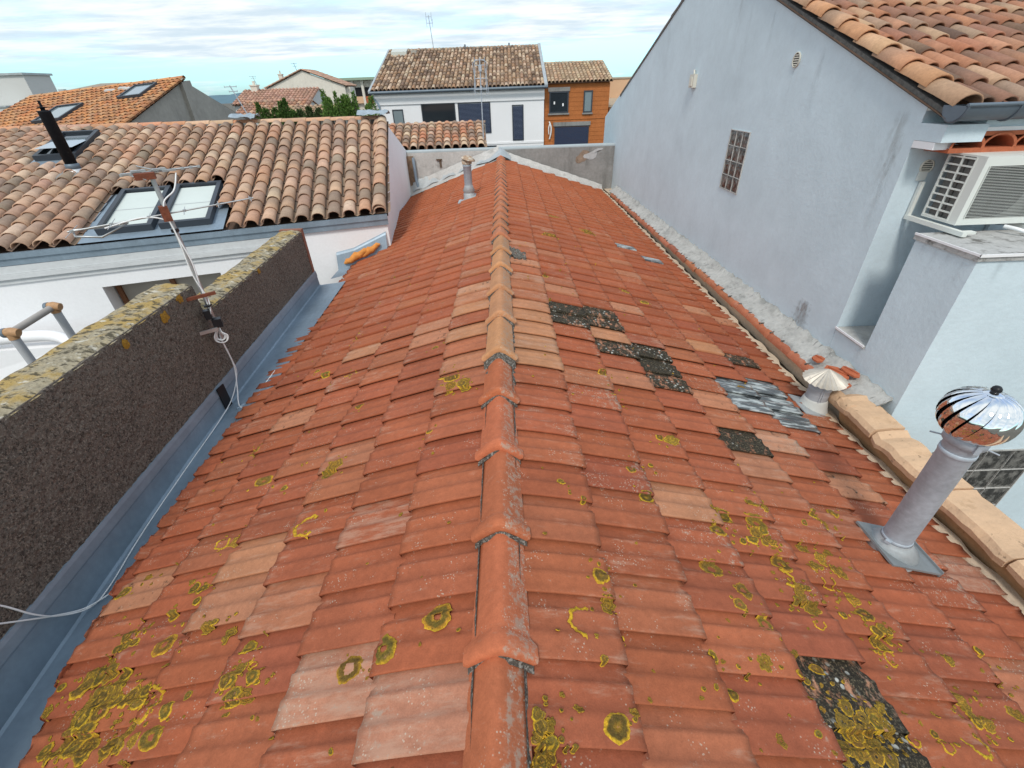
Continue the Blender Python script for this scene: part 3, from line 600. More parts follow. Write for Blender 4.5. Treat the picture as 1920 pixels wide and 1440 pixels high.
b.build('rain_cap', M('cream_metal', (.50, .46, .40), .5, [(12, .2)], metal=.3), cv)

ov = thing('old_vent', (-.63, 8.5, 6.8), 'thin grey vent pipe with a broken rusty cap near the far end of the roof', 'roof vent')
b = MB(); c = Vector(rpos(-1, (.58)/CT, 8.5, .05)); vl = Vector((-CT, 0, -ST)); nl = Vector((-ST, 0, CT)); b.obox(c+vl*.02, vl*.17, u_ax*.13, nl*.008); b.build('base_plate', LEAD, ov)
b = MB(); b.lathe([(.105, -.06), (.10, .05), (.085, .07), (.11, .09), (.075, .17), (.072, .19)], (-.64, 8.5, 6.83), 20); b.build('collar', LEAD, ov)
b = MB(); b.lathe([(.070, 0), (.070, .36), (.078, .365), (.078, .385), (.070, .39), (.070, .46)], (-.64, 8.5, 6.95), 20); b.build('pipe', GALV, ov)
b = MB(); b.lathe([(.001, .04), (.06, .03), (.125, -.01), (.128, -.02), (.06, .01)], (-.61, 8.5, 7.44), 14, axis=(.25, -.1, 1)); b.lathe([(.085, -.06), (.09, 0), (.07, .01)], (-.64, 8.5, 7.41), 14); b.build('cap', M('stained_cap', (.36, .25, .17), .85, [(20, .35)], stain=[(18, .5, .6, (.55, .50, .42), None, .8)]), ov)

# ================================================================== PARAPET
pw = thing('parapet_wall', (-2.45, 2.5, 4.9), 'stepped dark roughcast parapet wall with a yellow lichened top along the zinc gutter', 'wall')
def pblock(y0, y1, z0, z1, th, mb, mi, drop=0):
    a0, a1 = px(y0), px(y1)
    mb.hexa([(a0-th, y0, z0), (a0, y0, z0), (a1, y1, z0), (a1-th, y1, z0), (a0-th, y0, z1), (a0, y0, z1), (a1, y1, z1-drop), (a1-th, y1, z1-drop)], mi)
b = MB(); pblock(-.9, 3.36, 4.9, 7.20, .30, b, 0); pblock(3.36, 5.86, 4.9, 6.965, .27, b, 0)
rng = random.Random(21)
def roughface(y0, y1, z0, z1, st):
    ny, nz = int((y1-y0)/st), int((z1-z0)/st)
    G = [[rng.random() for _ in range(nz+3)] for _ in range(ny+3)]; G2 = [[rng.random() for _ in range(nz//3+4)] for _ in range(ny//3+4)]
    vs = []
    for i in range(ny+1):
        for j in range(nz+1):
            y = y0+(y1-y0)*i/ny; z = z0+(z1-z0)*j/nz
            f = i/3; q = j/3; a, c_ = int(f), int(q); f -= a; q -= c_
            lo_ = (G2[a][c_]*(1-f)+G2[a+1][c_]*f)*(1-q)+(G2[a][c_+1]*(1-f)+G2[a+1][c_+1]*f)*q
            e = 1 if 0 < j < nz else .2
            vs.append((px(y)+.001+e*(.007*G[i][j]**1.5+.006*lo_), y+e*rng.uniform(-.25, .25)*st, z+e*rng.uniform(-.25, .25)*st))
    b.add(vs, [(i*(nz+1)+j, (i+1)*(nz+1)+j, (i+1)*(nz+1)+j+1, i*(nz+1)+j+1) for i in range(ny) for j in range(nz)], smooth=True)
roughface(.3, 3.36, 6.3, 7.20, .017); roughface(3.36, 5.86, 6.33, 6.965, .02)
b.build('wall_body', ROUGH, pw)
def ptop(y0, y1, z, th, name):
    mb = MB(); vs = []; N = int((y1-y0)*26); J = 8
    for i in range(N+1):
        y = y0+(y1-y0)*i/N
        for j in range(J+1):
            s = j/J; x = px(y)-th*s
            dz = .007*math.sin(PI*min(1, max(0, s)))**.5 + .004*math.sin(i*.9+j*2.1)+.004*math.sin(i*.37+j*.9)
            if j in (0, J): dz = -.02
            if j == 0: x += .006+.005*math.sin(i*1.7)
            vs.append((x, y, z+.012+dz))
    mb.add(vs, [(i*(J+1)+j+1, i*(J+1)+j, (i+1)*(J+1)+j, (i+1)*(J+1)+j+1) for i in range(N) for j in range(J)], smooth=True)
    for e, fl_ in ((0, 0), (N, 1)):
        row = vs[e*(J+1):(e+1)*(J+1)]; mb.add(row, [tuple(range(J+1)) if fl_ else tuple(range(J+1))[::-1]])
    return mb.build(name, PTOP, pw)
ptop(-.9, 3.365, 7.20, .31, 'coping'); ptop(3.37, 5.86, 6.965, .28, 'coping')
b = MB(); b.hexa([(px(5.87)-.27, 5.865, 5.2), (px(5.87)+.012, 5.865, 5.2), (px(5.93)+.012, 5.935, 5.2), (px(5.93)-.27, 5.935, 5.2), (px(5.87)-.27, 5.865, 6.99), (px(5.87)+.012, 5.865, 6.99), (px(5.93)+.012, 5.935, 6.99), (px(5.93)-.27, 5.935, 6.99)])
b.build('brick_edge', M('old_brick', (.27, .12, .08), .95, [(12, .25)], (40, .01, .8)), pw)
# orange lichen blotches on the face just under the coping
b = MB()
for y, z, r in ((2.92, 7.13, .045), (2.50, 7.15, .030), (4.45, 6.94, .03), (3.15, 7.18, .035)):
    vs = [(px(y)+.018, y, z)]; N = 18
    for i in range(N):
        a = 2*PI*i/N; k = r*(1+.10*math.sin(2*a+y*9)+rnd(-.28, .28)); vs.append((px(y+k*math.cos(a))+.013, y+k*math.cos(a), min(z+k*math.sin(a), 7.205 if y < 3.36 else 6.97)))
    b.add(vs, [(0, i+1, (i+1) % N+1) for i in range(N)], 0, (.34, .19, .025))
b.build('lichen', LICH, pw)

# ================================================================== AERIAL ON THE PARAPET
an = thing('tv_aerial', (-2.40, 3.35, 6.74), 'television aerial with two rod antennas on a leaning mast strapped to the dark parapet', 'antenna')
b = MB(); b.tube([(-2.405, 3.34, 6.74), (-2.41, 3.36, 7.3), (-2.42, 3.37, 8.0)], .0155, 10); b.build('mast', ALU, an)
b = MB(); b.obox((-2.40, 3.29, 7.135), (.085, .075, 0), (-.006, .008, 0), (0, 0, .012)); b.build('bracket', RUST, an)
b = MB(); b.obox((-2.43, 3.23, 6.86), (.07, .05, 0), (-.004, .006, 0), (0, 0, .014)); b.build('bracket', ALU, an)
def yagi(c, d, n, L, rod, name, thickb=.0055, bowed=False):
    c = Vector(c); d = Vector(d).normalized(); x = Vector((d.y, -d.x, 0)).normalized(); mb = MB()
    mb.tube([c-d*L*.5, c+d*L*.5], thickb, 6)
    for i in range(n):
        p = c+d*L*(-.48+.96*i/(n-1)); l = rod*(1-.35*i/(n-1)); mb.tube([p-x*l, p+x*l], .0023, 5)
        mb.obox(p, d*.010, x*.008, Vector((0, 0, .008)))
    return mb, c, d, x
# long boom pointing to the right-far, crossing the mast at z 7.72
mb, c, d, x = yagi((-2.42, 3.36, 7.735), (.86, .50, .06), 6, 1.15, .20, 'b')
c2 = Vector((-2.76, 3.10, 7.70))
mb.tube([c2+Vector((-.16, .02, 0)), c2+Vector((-.05, .06, .0)), c2+Vector((.14, .13, .01)), c2+Vector((.02, .01, -.05)), c2+Vector((-.12, -.03, -.03)), c2+Vector((-.16, .02, 0))], .007, 6)
mb.build('antenna_array', ALU, an)
mb, c, d, x = yagi((-2.40, 3.46, 8.0), (.82, .56, .02), 10, .48, .035, 'b', .007)
for s in (-1, 1):
    mb.tube([Vector((-2.50, 3.40, 8.0))+Vector((-.10, .12, .03))*s, Vector((-2.50, 3.40, 8.0))+Vector((.12, -.04, .02))*s], .004, 5)
for i in range(5): mb.obox((-2.56+i*.05, 3.36+i*.03, 8.0+.012*(i % 2)), (.03, .03, 0), (-.012, .012, 0), (0, 0, .006))
mb.build('antenna_array', ALU, an)
MB().obox((-2.42, 3.35, 7.74), (.022, .016, 0), (-.018, .026, 0), (0, 0, .05)).build('clamp', RUST, an); b = MB(); b.obox((-2.44, 3.34, 7.985), (.05, .03, 0), (-.016, .028, 0), (0, 0, .02)); b.build('clamp', RUST, an)
MB().obox((-2.405, 3.30, 6.98), (.022, .010, 0), (-.012, .022, 0), (0, 0, .036)).build('junction_box', BLACKP, an); b = MB(); b.obox((-2.37, 3.32, 6.90), (.030, .014, 0), (-.014, .026, 0), (0, 0, .034)); b.build('junction_box', BLACKP, an); b = MB(); b.obox((-2.38, 3.31, 7.05), (.022, .004, 0), (-.004, .022, 0), (0, 0, .006)); b.build('cable_tie', BLACKP, an); b = MB()
b.obox((-2.41, 3.355, 7.62), (.019, .003, 0), (-.003, .019, 0), (0, 0, .012)); b.build('cable_tie', BLACKP, an)
def spl(P, n=8):
    P = [Vector(p) for p in P]; out = []
    for i in range(len(P)-1):
        p0 = P[max(i-1, 0)]; p1 = P[i]; p2 = P[i+1]; p3 = P[min(i+2, len(P)-1)]
        for k in range(n):
            t_ = k/n; out.append(.5*((2*p1)+(p2-p0)*t_+(2*p0-5*p1+4*p2-p3)*t_*t_+(3*p1-p0-3*p2+p3)*t_**3))
    out.append(P[-1]); return out
b = MB()
b.tube(spl([(-2.33, 3.50, 7.98), (-2.34, 3.42, 7.88), (-2.40, 3.34, 7.80), (-2.395, 3.33, 7.6), (-2.37, 3.33, 7.4), (-2.39, 3.335, 7.2), (-2.385, 3.32, 7.0)]), .005, 6)
b.tube(spl([(-2.72, 3.14, 7.70), (-2.55, 3.28, 7.73), (-2.43, 3.33, 7.70), (-2.395, 3.33, 7.62), (-2.40, 3.32, 7.30), (-2.37, 3.33, 7.1), (-2.38, 3.30, 6.98)]), .005, 6)
for k in range(4):
    r = .028+.008*k; c = Vector((-2.385+.006*k, 3.31-.008*k, 6.80))
    b.tube(spl([(-2.37, 3.32, 6.88)]+[c+Vector((r*math.sin(a)*.8, r*math.sin(a)*.5, r*math.cos(a)*(.9 if k % 2 else 1.2)-.02)) for a in (0.4, 1.4, 2.4, 3.3, 4.3, 5.4)]+[(-2.365, 3.315, 6.88)], 6), .0045, 5)
b.build('coax_cable', PVC, an)
cb_ = MB(); cb_.tube(spl([(-2.40, 3.32, 6.78), (-2.40, 3.34, 6.55), (-2.405, 3.33, 6.40), (-2.40, 3.14, 6.27), (-2.385, 2.90, 6.235), (-2.37, 2.62, 6.22), (-2.36, 2.40, 6.21), (-2.335, 1.98, 6.19), (-2.31, 1.73, 6.18), (-2.27, 1.47, 6.175), (-2.28, 1.35, 6.18), (-2.30, 1.25, 6.28), (-2.30, 1.19, 6.40), (-2.33, 1.15, 6.55), (-2.34, 1.08, 6.68)], 8), .0040, 6)
rebase(tag(cb_.build('cable', PVC), 'white cable running down from the aerial and along the zinc gutter', 'cable'), (-2.3, 2.5, 6.13))
cb_ = MB(); cb_.tube(spl([(-2.395, 3.31, 6.76), (-2.39, 3.32, 6.5), (-2.37, 3.22, 6.34), (-2.32, 3.08, 6.24), (-2.27, 3.10, 6.225), (-2.25, 3.35, 6.235), (-2.24, 3.62, 6.25)], 8), .0048, 6)
rebase(tag(cb_.build('cable', PVC), 'short white cable bending at the gutter outlet and slipping under the tiles', 'cable'), (-2.26, 3.05, 6.15))
cb_ = MB(); cb_.tube(spl([(-2.33, 1.02, 6.60), (-2.31, 1.15, 6.42), (-2.30, 1.24, 6.30), (-2.29, 1.33, 6.20), (-2.25, 1.40, 6.18), (-2.19, 1.47, 6.19), (-2.10, 1.54, 6.21)], 8), .0042, 6)
rebase(tag(cb_.build('cable', PVC), 'white cable end crossing the gutter onto the tiles at the lower left', 'cable'), (-2.1, 1.1, 6.14))

# ================================================================== CANAL TILE ROOFS
TAN = [(.46, .285, .195), (.43, .265, .18), (.52, .345, .24), (.41, .255, .175), (.38, .25, .18), (.55, .40, .29), (.33, .235, .175), (.27, .20, .15), (.46, .265, .17), (.48, .315, .215)]
def canal(mb, e0, e1, g0, g1, pitch=.215, expo=.34, n=7, pal=TAN, skip=None, grad=.5, rlow=.42, thick=True, chan=True, dark=.45, lift=.03, wob=.006, ncols=None):
    """barrel tiles on the surface ruled between eave e0-e1 and ridge g0-g1: cover tiles over channel tiles"""
    e0, e1, g0, g1 = map(Vector, (e0, e1, g0, g1))
    nc = ncols or max(1, round((e1-e0).length/pitch))
    for i in range(nc):
        s = (i+.5)/nc
        a = e0.lerp(e1, s); b = g0.lerp(g1, s); L = (b-a).length; upv = (b-a)/L
        lat = ((e1-e0)/nc); latg = ((g1-g0)/nc)
        nrm = upv.cross(lat).normalized()
        if nrm.z < 0: nrm = -nrm
        nk = max(1, round(L/expo))
        for k in range(nk):
            t0 = k/nk; t1 = min(1.0, (k+1.22)/nk)
            p0 = a.lerp(b, t0); p1 = a.lerp(b, t1); lt0 = lat.lerp(latg, t0); lt1 = lat.lerp(latg, t1)
            if skip and skip(a.lerp(b, (k+.5)/nk)): continue
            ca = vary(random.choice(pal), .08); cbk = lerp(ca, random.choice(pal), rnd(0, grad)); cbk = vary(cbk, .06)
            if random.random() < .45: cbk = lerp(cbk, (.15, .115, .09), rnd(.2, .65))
            jit = upv*rnd(-.012, .012)+nrm*rnd(0, wob); jl = lat.normalized()*rnd(-.006, .006)
            vs = []; cs = []
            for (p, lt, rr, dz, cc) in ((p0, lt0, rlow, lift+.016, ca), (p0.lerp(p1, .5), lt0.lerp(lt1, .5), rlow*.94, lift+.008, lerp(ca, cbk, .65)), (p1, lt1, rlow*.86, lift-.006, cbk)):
                w_ = lt.length*rr; ld_ = lt.normalized()
                for j in range(n+1):
                    th = PI*j/n
                    vs.append(p+jit+jl-ld_*(w_*math.cos(th))+nrm*(w_*.82*math.sin(th)+dz)); cs.append(cc)
            N = n+1
            fs = [(q*N+j, q*N+j+1, (q+1)*N+j+1, (q+1)*N+j) for q in range(2) for j in range(n)]
            if thick:
                o = len(vs); w_ = lt0.length*(rlow-.055); ld_ = lt0.normalized()
                for j in range(n+1):
                    th = PI*j/n; vs.append(p0+jit+jl-ld_*(w_*math.cos(th))+nrm*(w_*.82*math.sin(th)+lift+.012)); cs.append(lerp(ca, (.44, .20, .11), .5))
                fs += [(j+1, j, o+j, o+j+1) for j in range(n)]
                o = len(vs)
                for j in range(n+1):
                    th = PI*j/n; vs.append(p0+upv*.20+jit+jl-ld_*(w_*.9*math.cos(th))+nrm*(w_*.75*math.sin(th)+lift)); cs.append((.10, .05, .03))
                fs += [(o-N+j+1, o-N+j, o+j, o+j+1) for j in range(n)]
            mb.add(vs, fs, 0, cs, smooth=True)
        if chan:
            for k in range(nk):
                t0 = k/nk; t1 = (k+1)/nk
                if skip and skip(a.lerp(b, (k+.5)/nk)): continue
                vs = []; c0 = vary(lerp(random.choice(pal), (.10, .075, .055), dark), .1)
                for tt, dz in ((t0, .012), (t1, -.004)):
                    p = a.lerp(b, tt); lt = lat.lerp(latg, tt)
                    for q in (-.70, -.5, -.3): vs.append(p+lt*q+nrm*(dz+lift*.5+(0 if q == -.5 else .03)-.02))
                mb.add(vs, [(0, 1, 4, 3), (1, 2, 5, 4)], 0, c0, smooth=True)
    # under-sheet closes the gaps
    dz = Vector((0, 0, -.02)); 
    if not skip: mb.add([e0+dz, e1+dz, g1+dz, g0+dz], [(0, 1, 2, 3)], 0, (.10, .06, .04))
def ridge_caps(mb, g0, g1, step=.4, r=.09, pal=TAN, n=8):
    g0, g1 = Vector(g0), Vector(g1); L = (g1-g0).length; d = (g1-g0)/L; k = max(1, round(L/step)); lat = Vector((-d.y, d.x, 0)).normalized()
    for i in range(k):
        c = vary(random.choice(pal), .1); vs = []
        for tt, rr in ((i/k, r), ((i+1.15)/k, r*.86)):
            p = g0+d*L*min(tt, 1.0)
            for j in range(n+1):
                th = PI*j/n; vs.append(p-lat*rr*math.cos(th)+Vector((0, 0, rr*.75*math.sin(th)-.01)))
        mb.add(vs, [(j, j+1, n+2+j, n+1+j) for j in range(n)], 0, c, smooth=True)
def frame_quad(mb, P, w, up_, hgt, mi=0):
    """raised frame bars round the quad P (4 points) ; w width, up_ normal"""
    P = [Vector(p) for p in P]; up_ = Vector(up_); c = sum(P, Vector())/4
    for i in range(4):
        a, b = P[i], P[(i+1) % 4]; d = (b-a).normalized(); inw = up_.cross(d).normalized()
        if inw.dot(c-a) < 0: inw = -inw
        q = [a, b, b-d*w+inw*w, a+d*w+inw*w]
        lo_ = [x-up_*.02 for x in q]; hi_ = [x+up_*hgt for x in q]
        mb.add(lo_+hi_, [(0, 1, 2, 3), (7, 6, 5, 4), (0, 4, 5, 1), (1, 5, 6, 2), (2, 6, 7, 3), (3, 7, 4, 0)], mi)
def skylight(parent, P, up_, w=.06, hgt=.07, blind=True, line=True, glassm=None):
    b = MB(); frame_quad(b, P, w, up_, hgt); f = b.build('skylight', FRAME, parent)
    P = [Vector(p) for p in P]; c = sum(P, Vector())/4; up_ = Vector(up_)
    q = [c+(p-c)*.86+up_*(hgt*.45) for p in P]
    b = MB(); b.add(q, [(0, 1, 2, 3)]); b.build('blind' if blind else 'pane', BLIND if blind else (glassm or GLASSL), f)
    if blind:
        b = MB(); a_ = q[0].lerp(q[3], .52); b_ = q[1].lerp(q[2], .52); d = (q[3]-q[0]).normalized()*.006; b.add([a_-d+up_*.003, b_-d+up_*.003, b_+d+up_*.003, a_+d+up_*.003], [(0, 1, 2, 3)]); b.build('glazing_bar', GREYPIPE, f)
    return f

# ------------------------------------------------------------------ house on the left
lh = thing('white_house', (-5, 9, 0), 'white walled house with mottled tan barrel tiles and two white blinded roof windows', 'house')
EA = Vector((-1.84, 7.20, 6.86)); ED = Vector((-.954, -.301, 0)); UPV = Vector((-.29, .93, .21)).normalized(); LNRM = Vector((.06, -.20, .98)).normalized()
def lp_(s, t, o=0): return EA+ED*s+UPV*t+LNRM*o
def lhskip(P):
    q = P-EA; s = q.dot(ED); t = q.dot(UPV)
    return (2.30 < s < 3.98 and -.05 < t < 1.66) or (4.86 < s < 5.62 and 3.25 < t < 4.95)
E0, E1 = EA+Vector((.02, .0, 0)), EA+ED*7.4
G0, G1 = Vector((-2.36, 10.4, 7.92)), Vector((-10.9, 10.75, 7.96))
GM = Vector((-2.36, 10.4, 7.92))
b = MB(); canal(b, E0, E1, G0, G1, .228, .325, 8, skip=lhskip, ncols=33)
dz = Vector((0, 0, -.035)); b.add([E0+dz, E1+dz, G1+dz, G0+dz], [(0, 1, 2, 3)], 0, (.11, .07, .05))
lroof = b.build('roof', CANAL, lh); b = MB()
b.add([G0+dz, G1+dz, Vector((-10.9, 14, 6.9)), Vector((-2.5, 13, 7.05))], [(0, 1, 2, 3)], 0, (.34, .2, .13)); b.build('roof', CANAL, lh)
b = MB(); ridge_caps(b, G0+Vector((-.1, .05, .075)), G1+Vector((0, .05, .075)), .5, .085, [(.50, .30, .19), (.52, .34, .22), (.42, .26, .18), (.5, .25, .14)]); b.build('ridge_cap', CANAL, lroof)
b = MB()
for k in range(9): pass
canal(b, E0+Vector((.005, -.02, .035)), E0+Vector((-.235, -.06, .035)), G0+Vector((.07, 0, .04)), G0+Vector((-.17, 0, .04)), .24, .34, 8, chan=False)
b.build('verge_tiles', CANAL, lroof)
b = MB()                                              # crumpled lead on the ridge
LEADP = M('blue_grey_lead', (.30, .36, .41), .6, [(12, .2)], (20, .02, .8))
for c, r in ((Vector((-5.15, 10.45, 8.10)), .17), (Vector((-2.55, 10.35, 8.08)), .2)):
    vs = []; N = 9
    for i in range(N):
        for j in range(5):
            vs.append(c+Vector(((i/(N-1)-.5)*2*r*1.5, (j/4-.5)*.3, .055*math.sin(PI*j/4)+rnd(-.02, .025))))
    b.add(vs, [(i*5+j, i*5+j+1, i*5+j+6, i*5+j+5) for i in range(N-1) for j in range(4)]); b.build('lead_patch', LEADP, lroof); b = MB()
b.add([lp_(.14, 2.5, .10), lp_(.46, 2.5, .13), lp_(.44, 2.72, .145), lp_(.14, 2.72, .115), lp_(.16, 2.9, .13), lp_(.44, 2.9, .14)], [(0, 1, 2, 3), (3, 2, 5, 4)])
b.build('lead_patch', LEADP, lroof)
# walls: front face under the eave, gable on our side
b = MB()
f0 = Vector((-1.86, 7.2, 0)); f1 = f0+ED*7.4; gb = Vector((-2.36, 10.4, 0)); bk = Vector((-2.46, 13.0, 0)); bl = Vector((-9.6, 13.5, 0))
def up3(p, z): return Vector((p.x, p.y, z))
b.add([up3(f0, 0), up3(gb, 0), up3(bk, 0), up3(f0, 6.84), up3(gb, 7.93), up3(bk, 7.06)], [(0, 1, 4, 3), (1, 2, 5, 4)])
# front with an opening for the recessed window: opening s 2.35..4.05, z 4.9..6.30
O0, O1, OZ = 2.50, 3.98, 6.28
def fq(s0, s1, z0, z1): return [up3(f0+ED*s0, z0), up3(f0+ED*s1, z0), up3(f0+ED*s1, z1), up3(f0+ED*s0, z1)]
for q in (fq(0, O0, 0, 6.84), fq(O1, 7.4, 0, 6.84), fq(O0, O1, OZ, 6.84), fq(O0, O1, 0, 5.2)): b.add(q, [(3, 2, 1, 0)])
inn = Vector((-.301, .954, 0))*.32
for q in ([up3(f0+ED*O0, 5.2), up3(f0+ED*O0, OZ)], [up3(f0+ED*O1, 5.2), up3(f0+ED*O1, OZ)]):
    b.add([q[0], q[1], q[1]+inn, q[0]+inn], [(0, 1, 2, 3)])
b.add([up3(f0+ED*O0, OZ), up3(f0+ED*O1, OZ), up3(f0+ED*O1, OZ)+inn, up3(f0+ED*O0, OZ)+inn], [(0, 1, 2, 3)])
b.build('wall', WHITE, lh)
b = MB()
for s in (O0+.05, (O0+O1)/2, O1-.05):
    p = f0+ED*s+inn*.95; b.obox(up3(p, 5.75), ED*.03, inn.normalized()*.03, (0, 0, .50))
p = f0+ED*((O0+O1)/2)+inn*.95; b.obox(up3(p, 6.25), ED*.74, inn.normalized()*.03, (0, 0, .03)); wf = b.build('window', WOODB, lh)
b = MB(); b.add([x+inn for x in fq(O0, O1, 5.2, 6.3)], [(3, 2, 1, 0)]); b.build('pane', M('net_curtain', (.36, .33, .29), .4, [(5, .1)]), wf)
# zinc eave band and plaster mouldings
b = MB(); 
def band(mb, z0, z1, o, s0=0, s1=7.4, mi=0):
    out = Vector((.301, -.954, 0))*o
    q = fq(s0, s1, z0, z1); mb.hexa([q[0], q[1], q[1]+out, q[0]+out, q[3], q[2], q[2]+out, q[3]+out], mi)
band(b, 6.79, 6.86, .055, -.02); band(b, 6.705, 6.788, .035, -.02)
b.build('gutter', ZINC, lh)
b = MB(); band(b, 6.60, 6.70, .03, 1.45); band(b, 6.535, 6.597, .05, 1.45); band(b, 6.47, 6.532, .022, 1.45); b.build('moulding', M('grey_white_plaster', (.60, .62, .63), .85, [(3, .06), (20, .05)], stain=[(4, .55, .7, (.42, .43, .44), (1, 1, 6), .5)]), lh)
b = MB(); zc = 5.86
path = spl([(-9.2, 4.85, zc-.05), (-7.2, 5.22, zc), (-6.45, 5.38, zc), (-6.05, 5.40, zc-.02), (-5.80, 5.32, zc-.12), (-5.66, 5.2, zc-.32), (-5.6, 5.1, zc-.6)], 10)
b.tube(path, .075, 12); b.build('curved_ledge', WHITE2, lh)
b = MB(); b.hexa([Vector((-9.2, 4.9, 4.9)), Vector((-5.7, 5.3, 4.9)), Vector((-5.75, 5.55, 4.9)), Vector((-9.2, 5.2, 4.9)), Vector((-9.2, 4.9, 5.80)), Vector((-5.95, 5.38, 5.70)), Vector((-6, 5.55, 5.70)), Vector((-9.2, 5.2, 5.80))]); b.build('low_wall', WHITE2, lh)
# roof windows
b = MB(); b.add([lp_(2.26, -.03, .035), lp_(3.98, -.03, .035), lp_(4.0, 1.62, .02), lp_(2.26, 1.70, .02)], [(0, 1, 2, 3)]); b.build('flashing', ZINC, lroof); b = MB(); b.add([lp_(4.72, 3.0, .03), lp_(5.60, 3.1, .03), lp_(5.62, 4.95, .02), lp_(4.84, 5.0, .02)], [(0, 1, 2, 3)])
b.build('flashing', ZINC, lroof)
def skyl(s0, s1, t0, t1, **k): return skylight(lh, [lp_(s0, t1, .05), lp_(s1, t1, .05), lp_(s1, t0, .05), lp_(s0, t0, .05)], LNRM, **k)
skyl(2.42, 3.06, .16, 1.60); skyl(3.14, 3.80, .16, 1.56)
skyl(4.93, 5.55, 3.42, 4.82, blind=False, glassm=GLASS)
b = MB(); b.add([lp_(4.95, 3.5, .20), lp_(5.5, 3.5, .20), lp_(5.5, 4.5, .08), lp_(4.95, 4.5, .08)], [(0, 1, 2, 3)]); b.build('sash', GLASSL, lh)
fb = Vector((-7.16, 8.28, 7.42))
fp = thing('flue_pipe', fb, 'black metal stove flue standing on the tan barrel tile roof at far left', 'chimney flue')
b = MB(); b.lathe([(.001, -.06), (.083, -.06), (.083, .78), (.086, .785), (.086, .80), (.06, .81)], fb+Vector((0, 0, .12)), 22); b.lathe([(.03, 0), (.03, .035), (.06, .04), (.06, .05), (.001, .06)], fb+Vector((0, 0, .925)), 14); b.tube([fb+Vector((0, 0, .95)), fb+Vector((0, 0, 1.06))], .018, 8); b.build('pipe', BLACKM, fp)
b = MB(); b.lathe([(.085, 0), (.10, 0), (.10, .085), (.085, .09)], fb+Vector((0, 0, .09)), 22); b.build('clamp_band', ZINCD, fp)
b = MB(); b.lathe([(.155, -.10), (.125, .03), (.112, .095), (.10, .10)], fb+Vector((.0, -.0, .0)), 16); b.build('collar', M('bright_sheet', (.66, .67, .68), .4, metal=.6), fp)
b = MB(); vs = [fb+Vector((0, -.05, .07))]
for i in range(16):
    a = 2*PI*i/16; vs.append(lp_((fb-EA).dot(ED), (fb-EA).dot(UPV)-.08, .055)+ED*(.24*math.cos(a)*(1+rnd(-.15, .15)))+UPV*(.26*math.sin(a)*(1+rnd(-.1, .1))))
b.add(vs, [(0, i+1, (i+1) % 16+1) for i in range(16)], smooth=True); b.build('mortar_skirt', CEM, fp)
# handrail of grey pipe with taped corners, on the terrace behind the parapet
hr = thing('pipe_handrail', (-3.8, 3.3, 5.15), 'grey pipe handrail with brown taped elbow joints behind the parapet at left', 'handrail')
b = MB()
for y in (3.12, 3.53): MB().tube([(-3.82, y, 5.15), (-3.82, y, 6.95)], .030, 12).build('post', GREYPIPE, hr)
b = MB(); b.tube([(-3.82, 3.12, 6.965), (-3.82, 3.53, 7.0)], .026, 12); b.build('rail', M('dull_pipe', (.36, .33, .30), .5, [(8, .1)]), hr)
for y, z in ((3.12, 6.965), (3.53, 7.0)):
    b = MB(); b.tube([(-3.845, y-.005, z+.005), (-3.81, y, z+.006), (-3.765, y+.005, z-.004)], [.034, .037, .031], 12); b.tube([(-3.82, y, z-.05), (-3.82, y, z)], .034, 12); tp = b.build('taped_joint', TAPE, hr)
    b = MB(); b.tube([(-3.868, y-.007, z+.003), (-3.842, y-.005, z+.005)], .037, 12); b.build('end_cap', ZINCD, tp)

# ================================================================== RIGHT: GREY-BLUE GABLE HOUSE
XG = 2.8
rh = thing('gable_house', (6, 7.7, 0), 'grey blue rendered house with a tall plain gable wall and barrel tile roof', 'house')
b = MB()
Y0, Y1, YM = 3.38, 12.10, 7.75; ZE, ZM = 8.24, 9.77
# gable face with the slit (y 3.0..3.38) left open below: simple pentagon
b.add([(XG, Y0, 0), (XG, 14, 0), (XG, 14, 7.7), (XG, Y1, 8.33), (XG, YM, ZM), (XG, Y0, ZE)], [(5, 4, 3, 2, 1, 0)])
b.add([(XG, Y0, 0), (14, Y0, 0), (14, Y0, 8.2), (XG, Y0, 8.2)], [(0, 1, 2, 3)])
b.build('wall', GREYBLUE, rh)
b = MB()
# lower projecting volume: side face flush with the gable, roof terrace parapet at 7.48
b.box(XG+.002, 2.55, 0, 14, 3.02, 7.46); b.box(XG+.002, 3.02, 0, 3.55, 3.378, 6.60)
b.box(3.55, 3.02, 0, 14, 3.378, 7.2)
pj = b.build('projecting_wall', GREYBLUE, rh)
b = MB(); b.box(XG-.012, 2.538, 7.462, 14, 3.03, 7.50); b.build('coping', WEATH, pj)
b = MB(); b.box(XG-.012, 3.024, 6.602, 3.2, 3.376, 6.622); sl = b.build('slit_sill', CEML, pj)
b = MB(); b.box(XG-.016, 3.024, 6.612, XG-.008, 3.376, 6.628); b.box(XG-.016, 2.531, 7.492, XG-.009, 3.03, 7.506); b.box(XG-.016, 2.528, 7.490, 14, 2.5365, 7.506); b.build('drip_edge', WHITE2, pj)
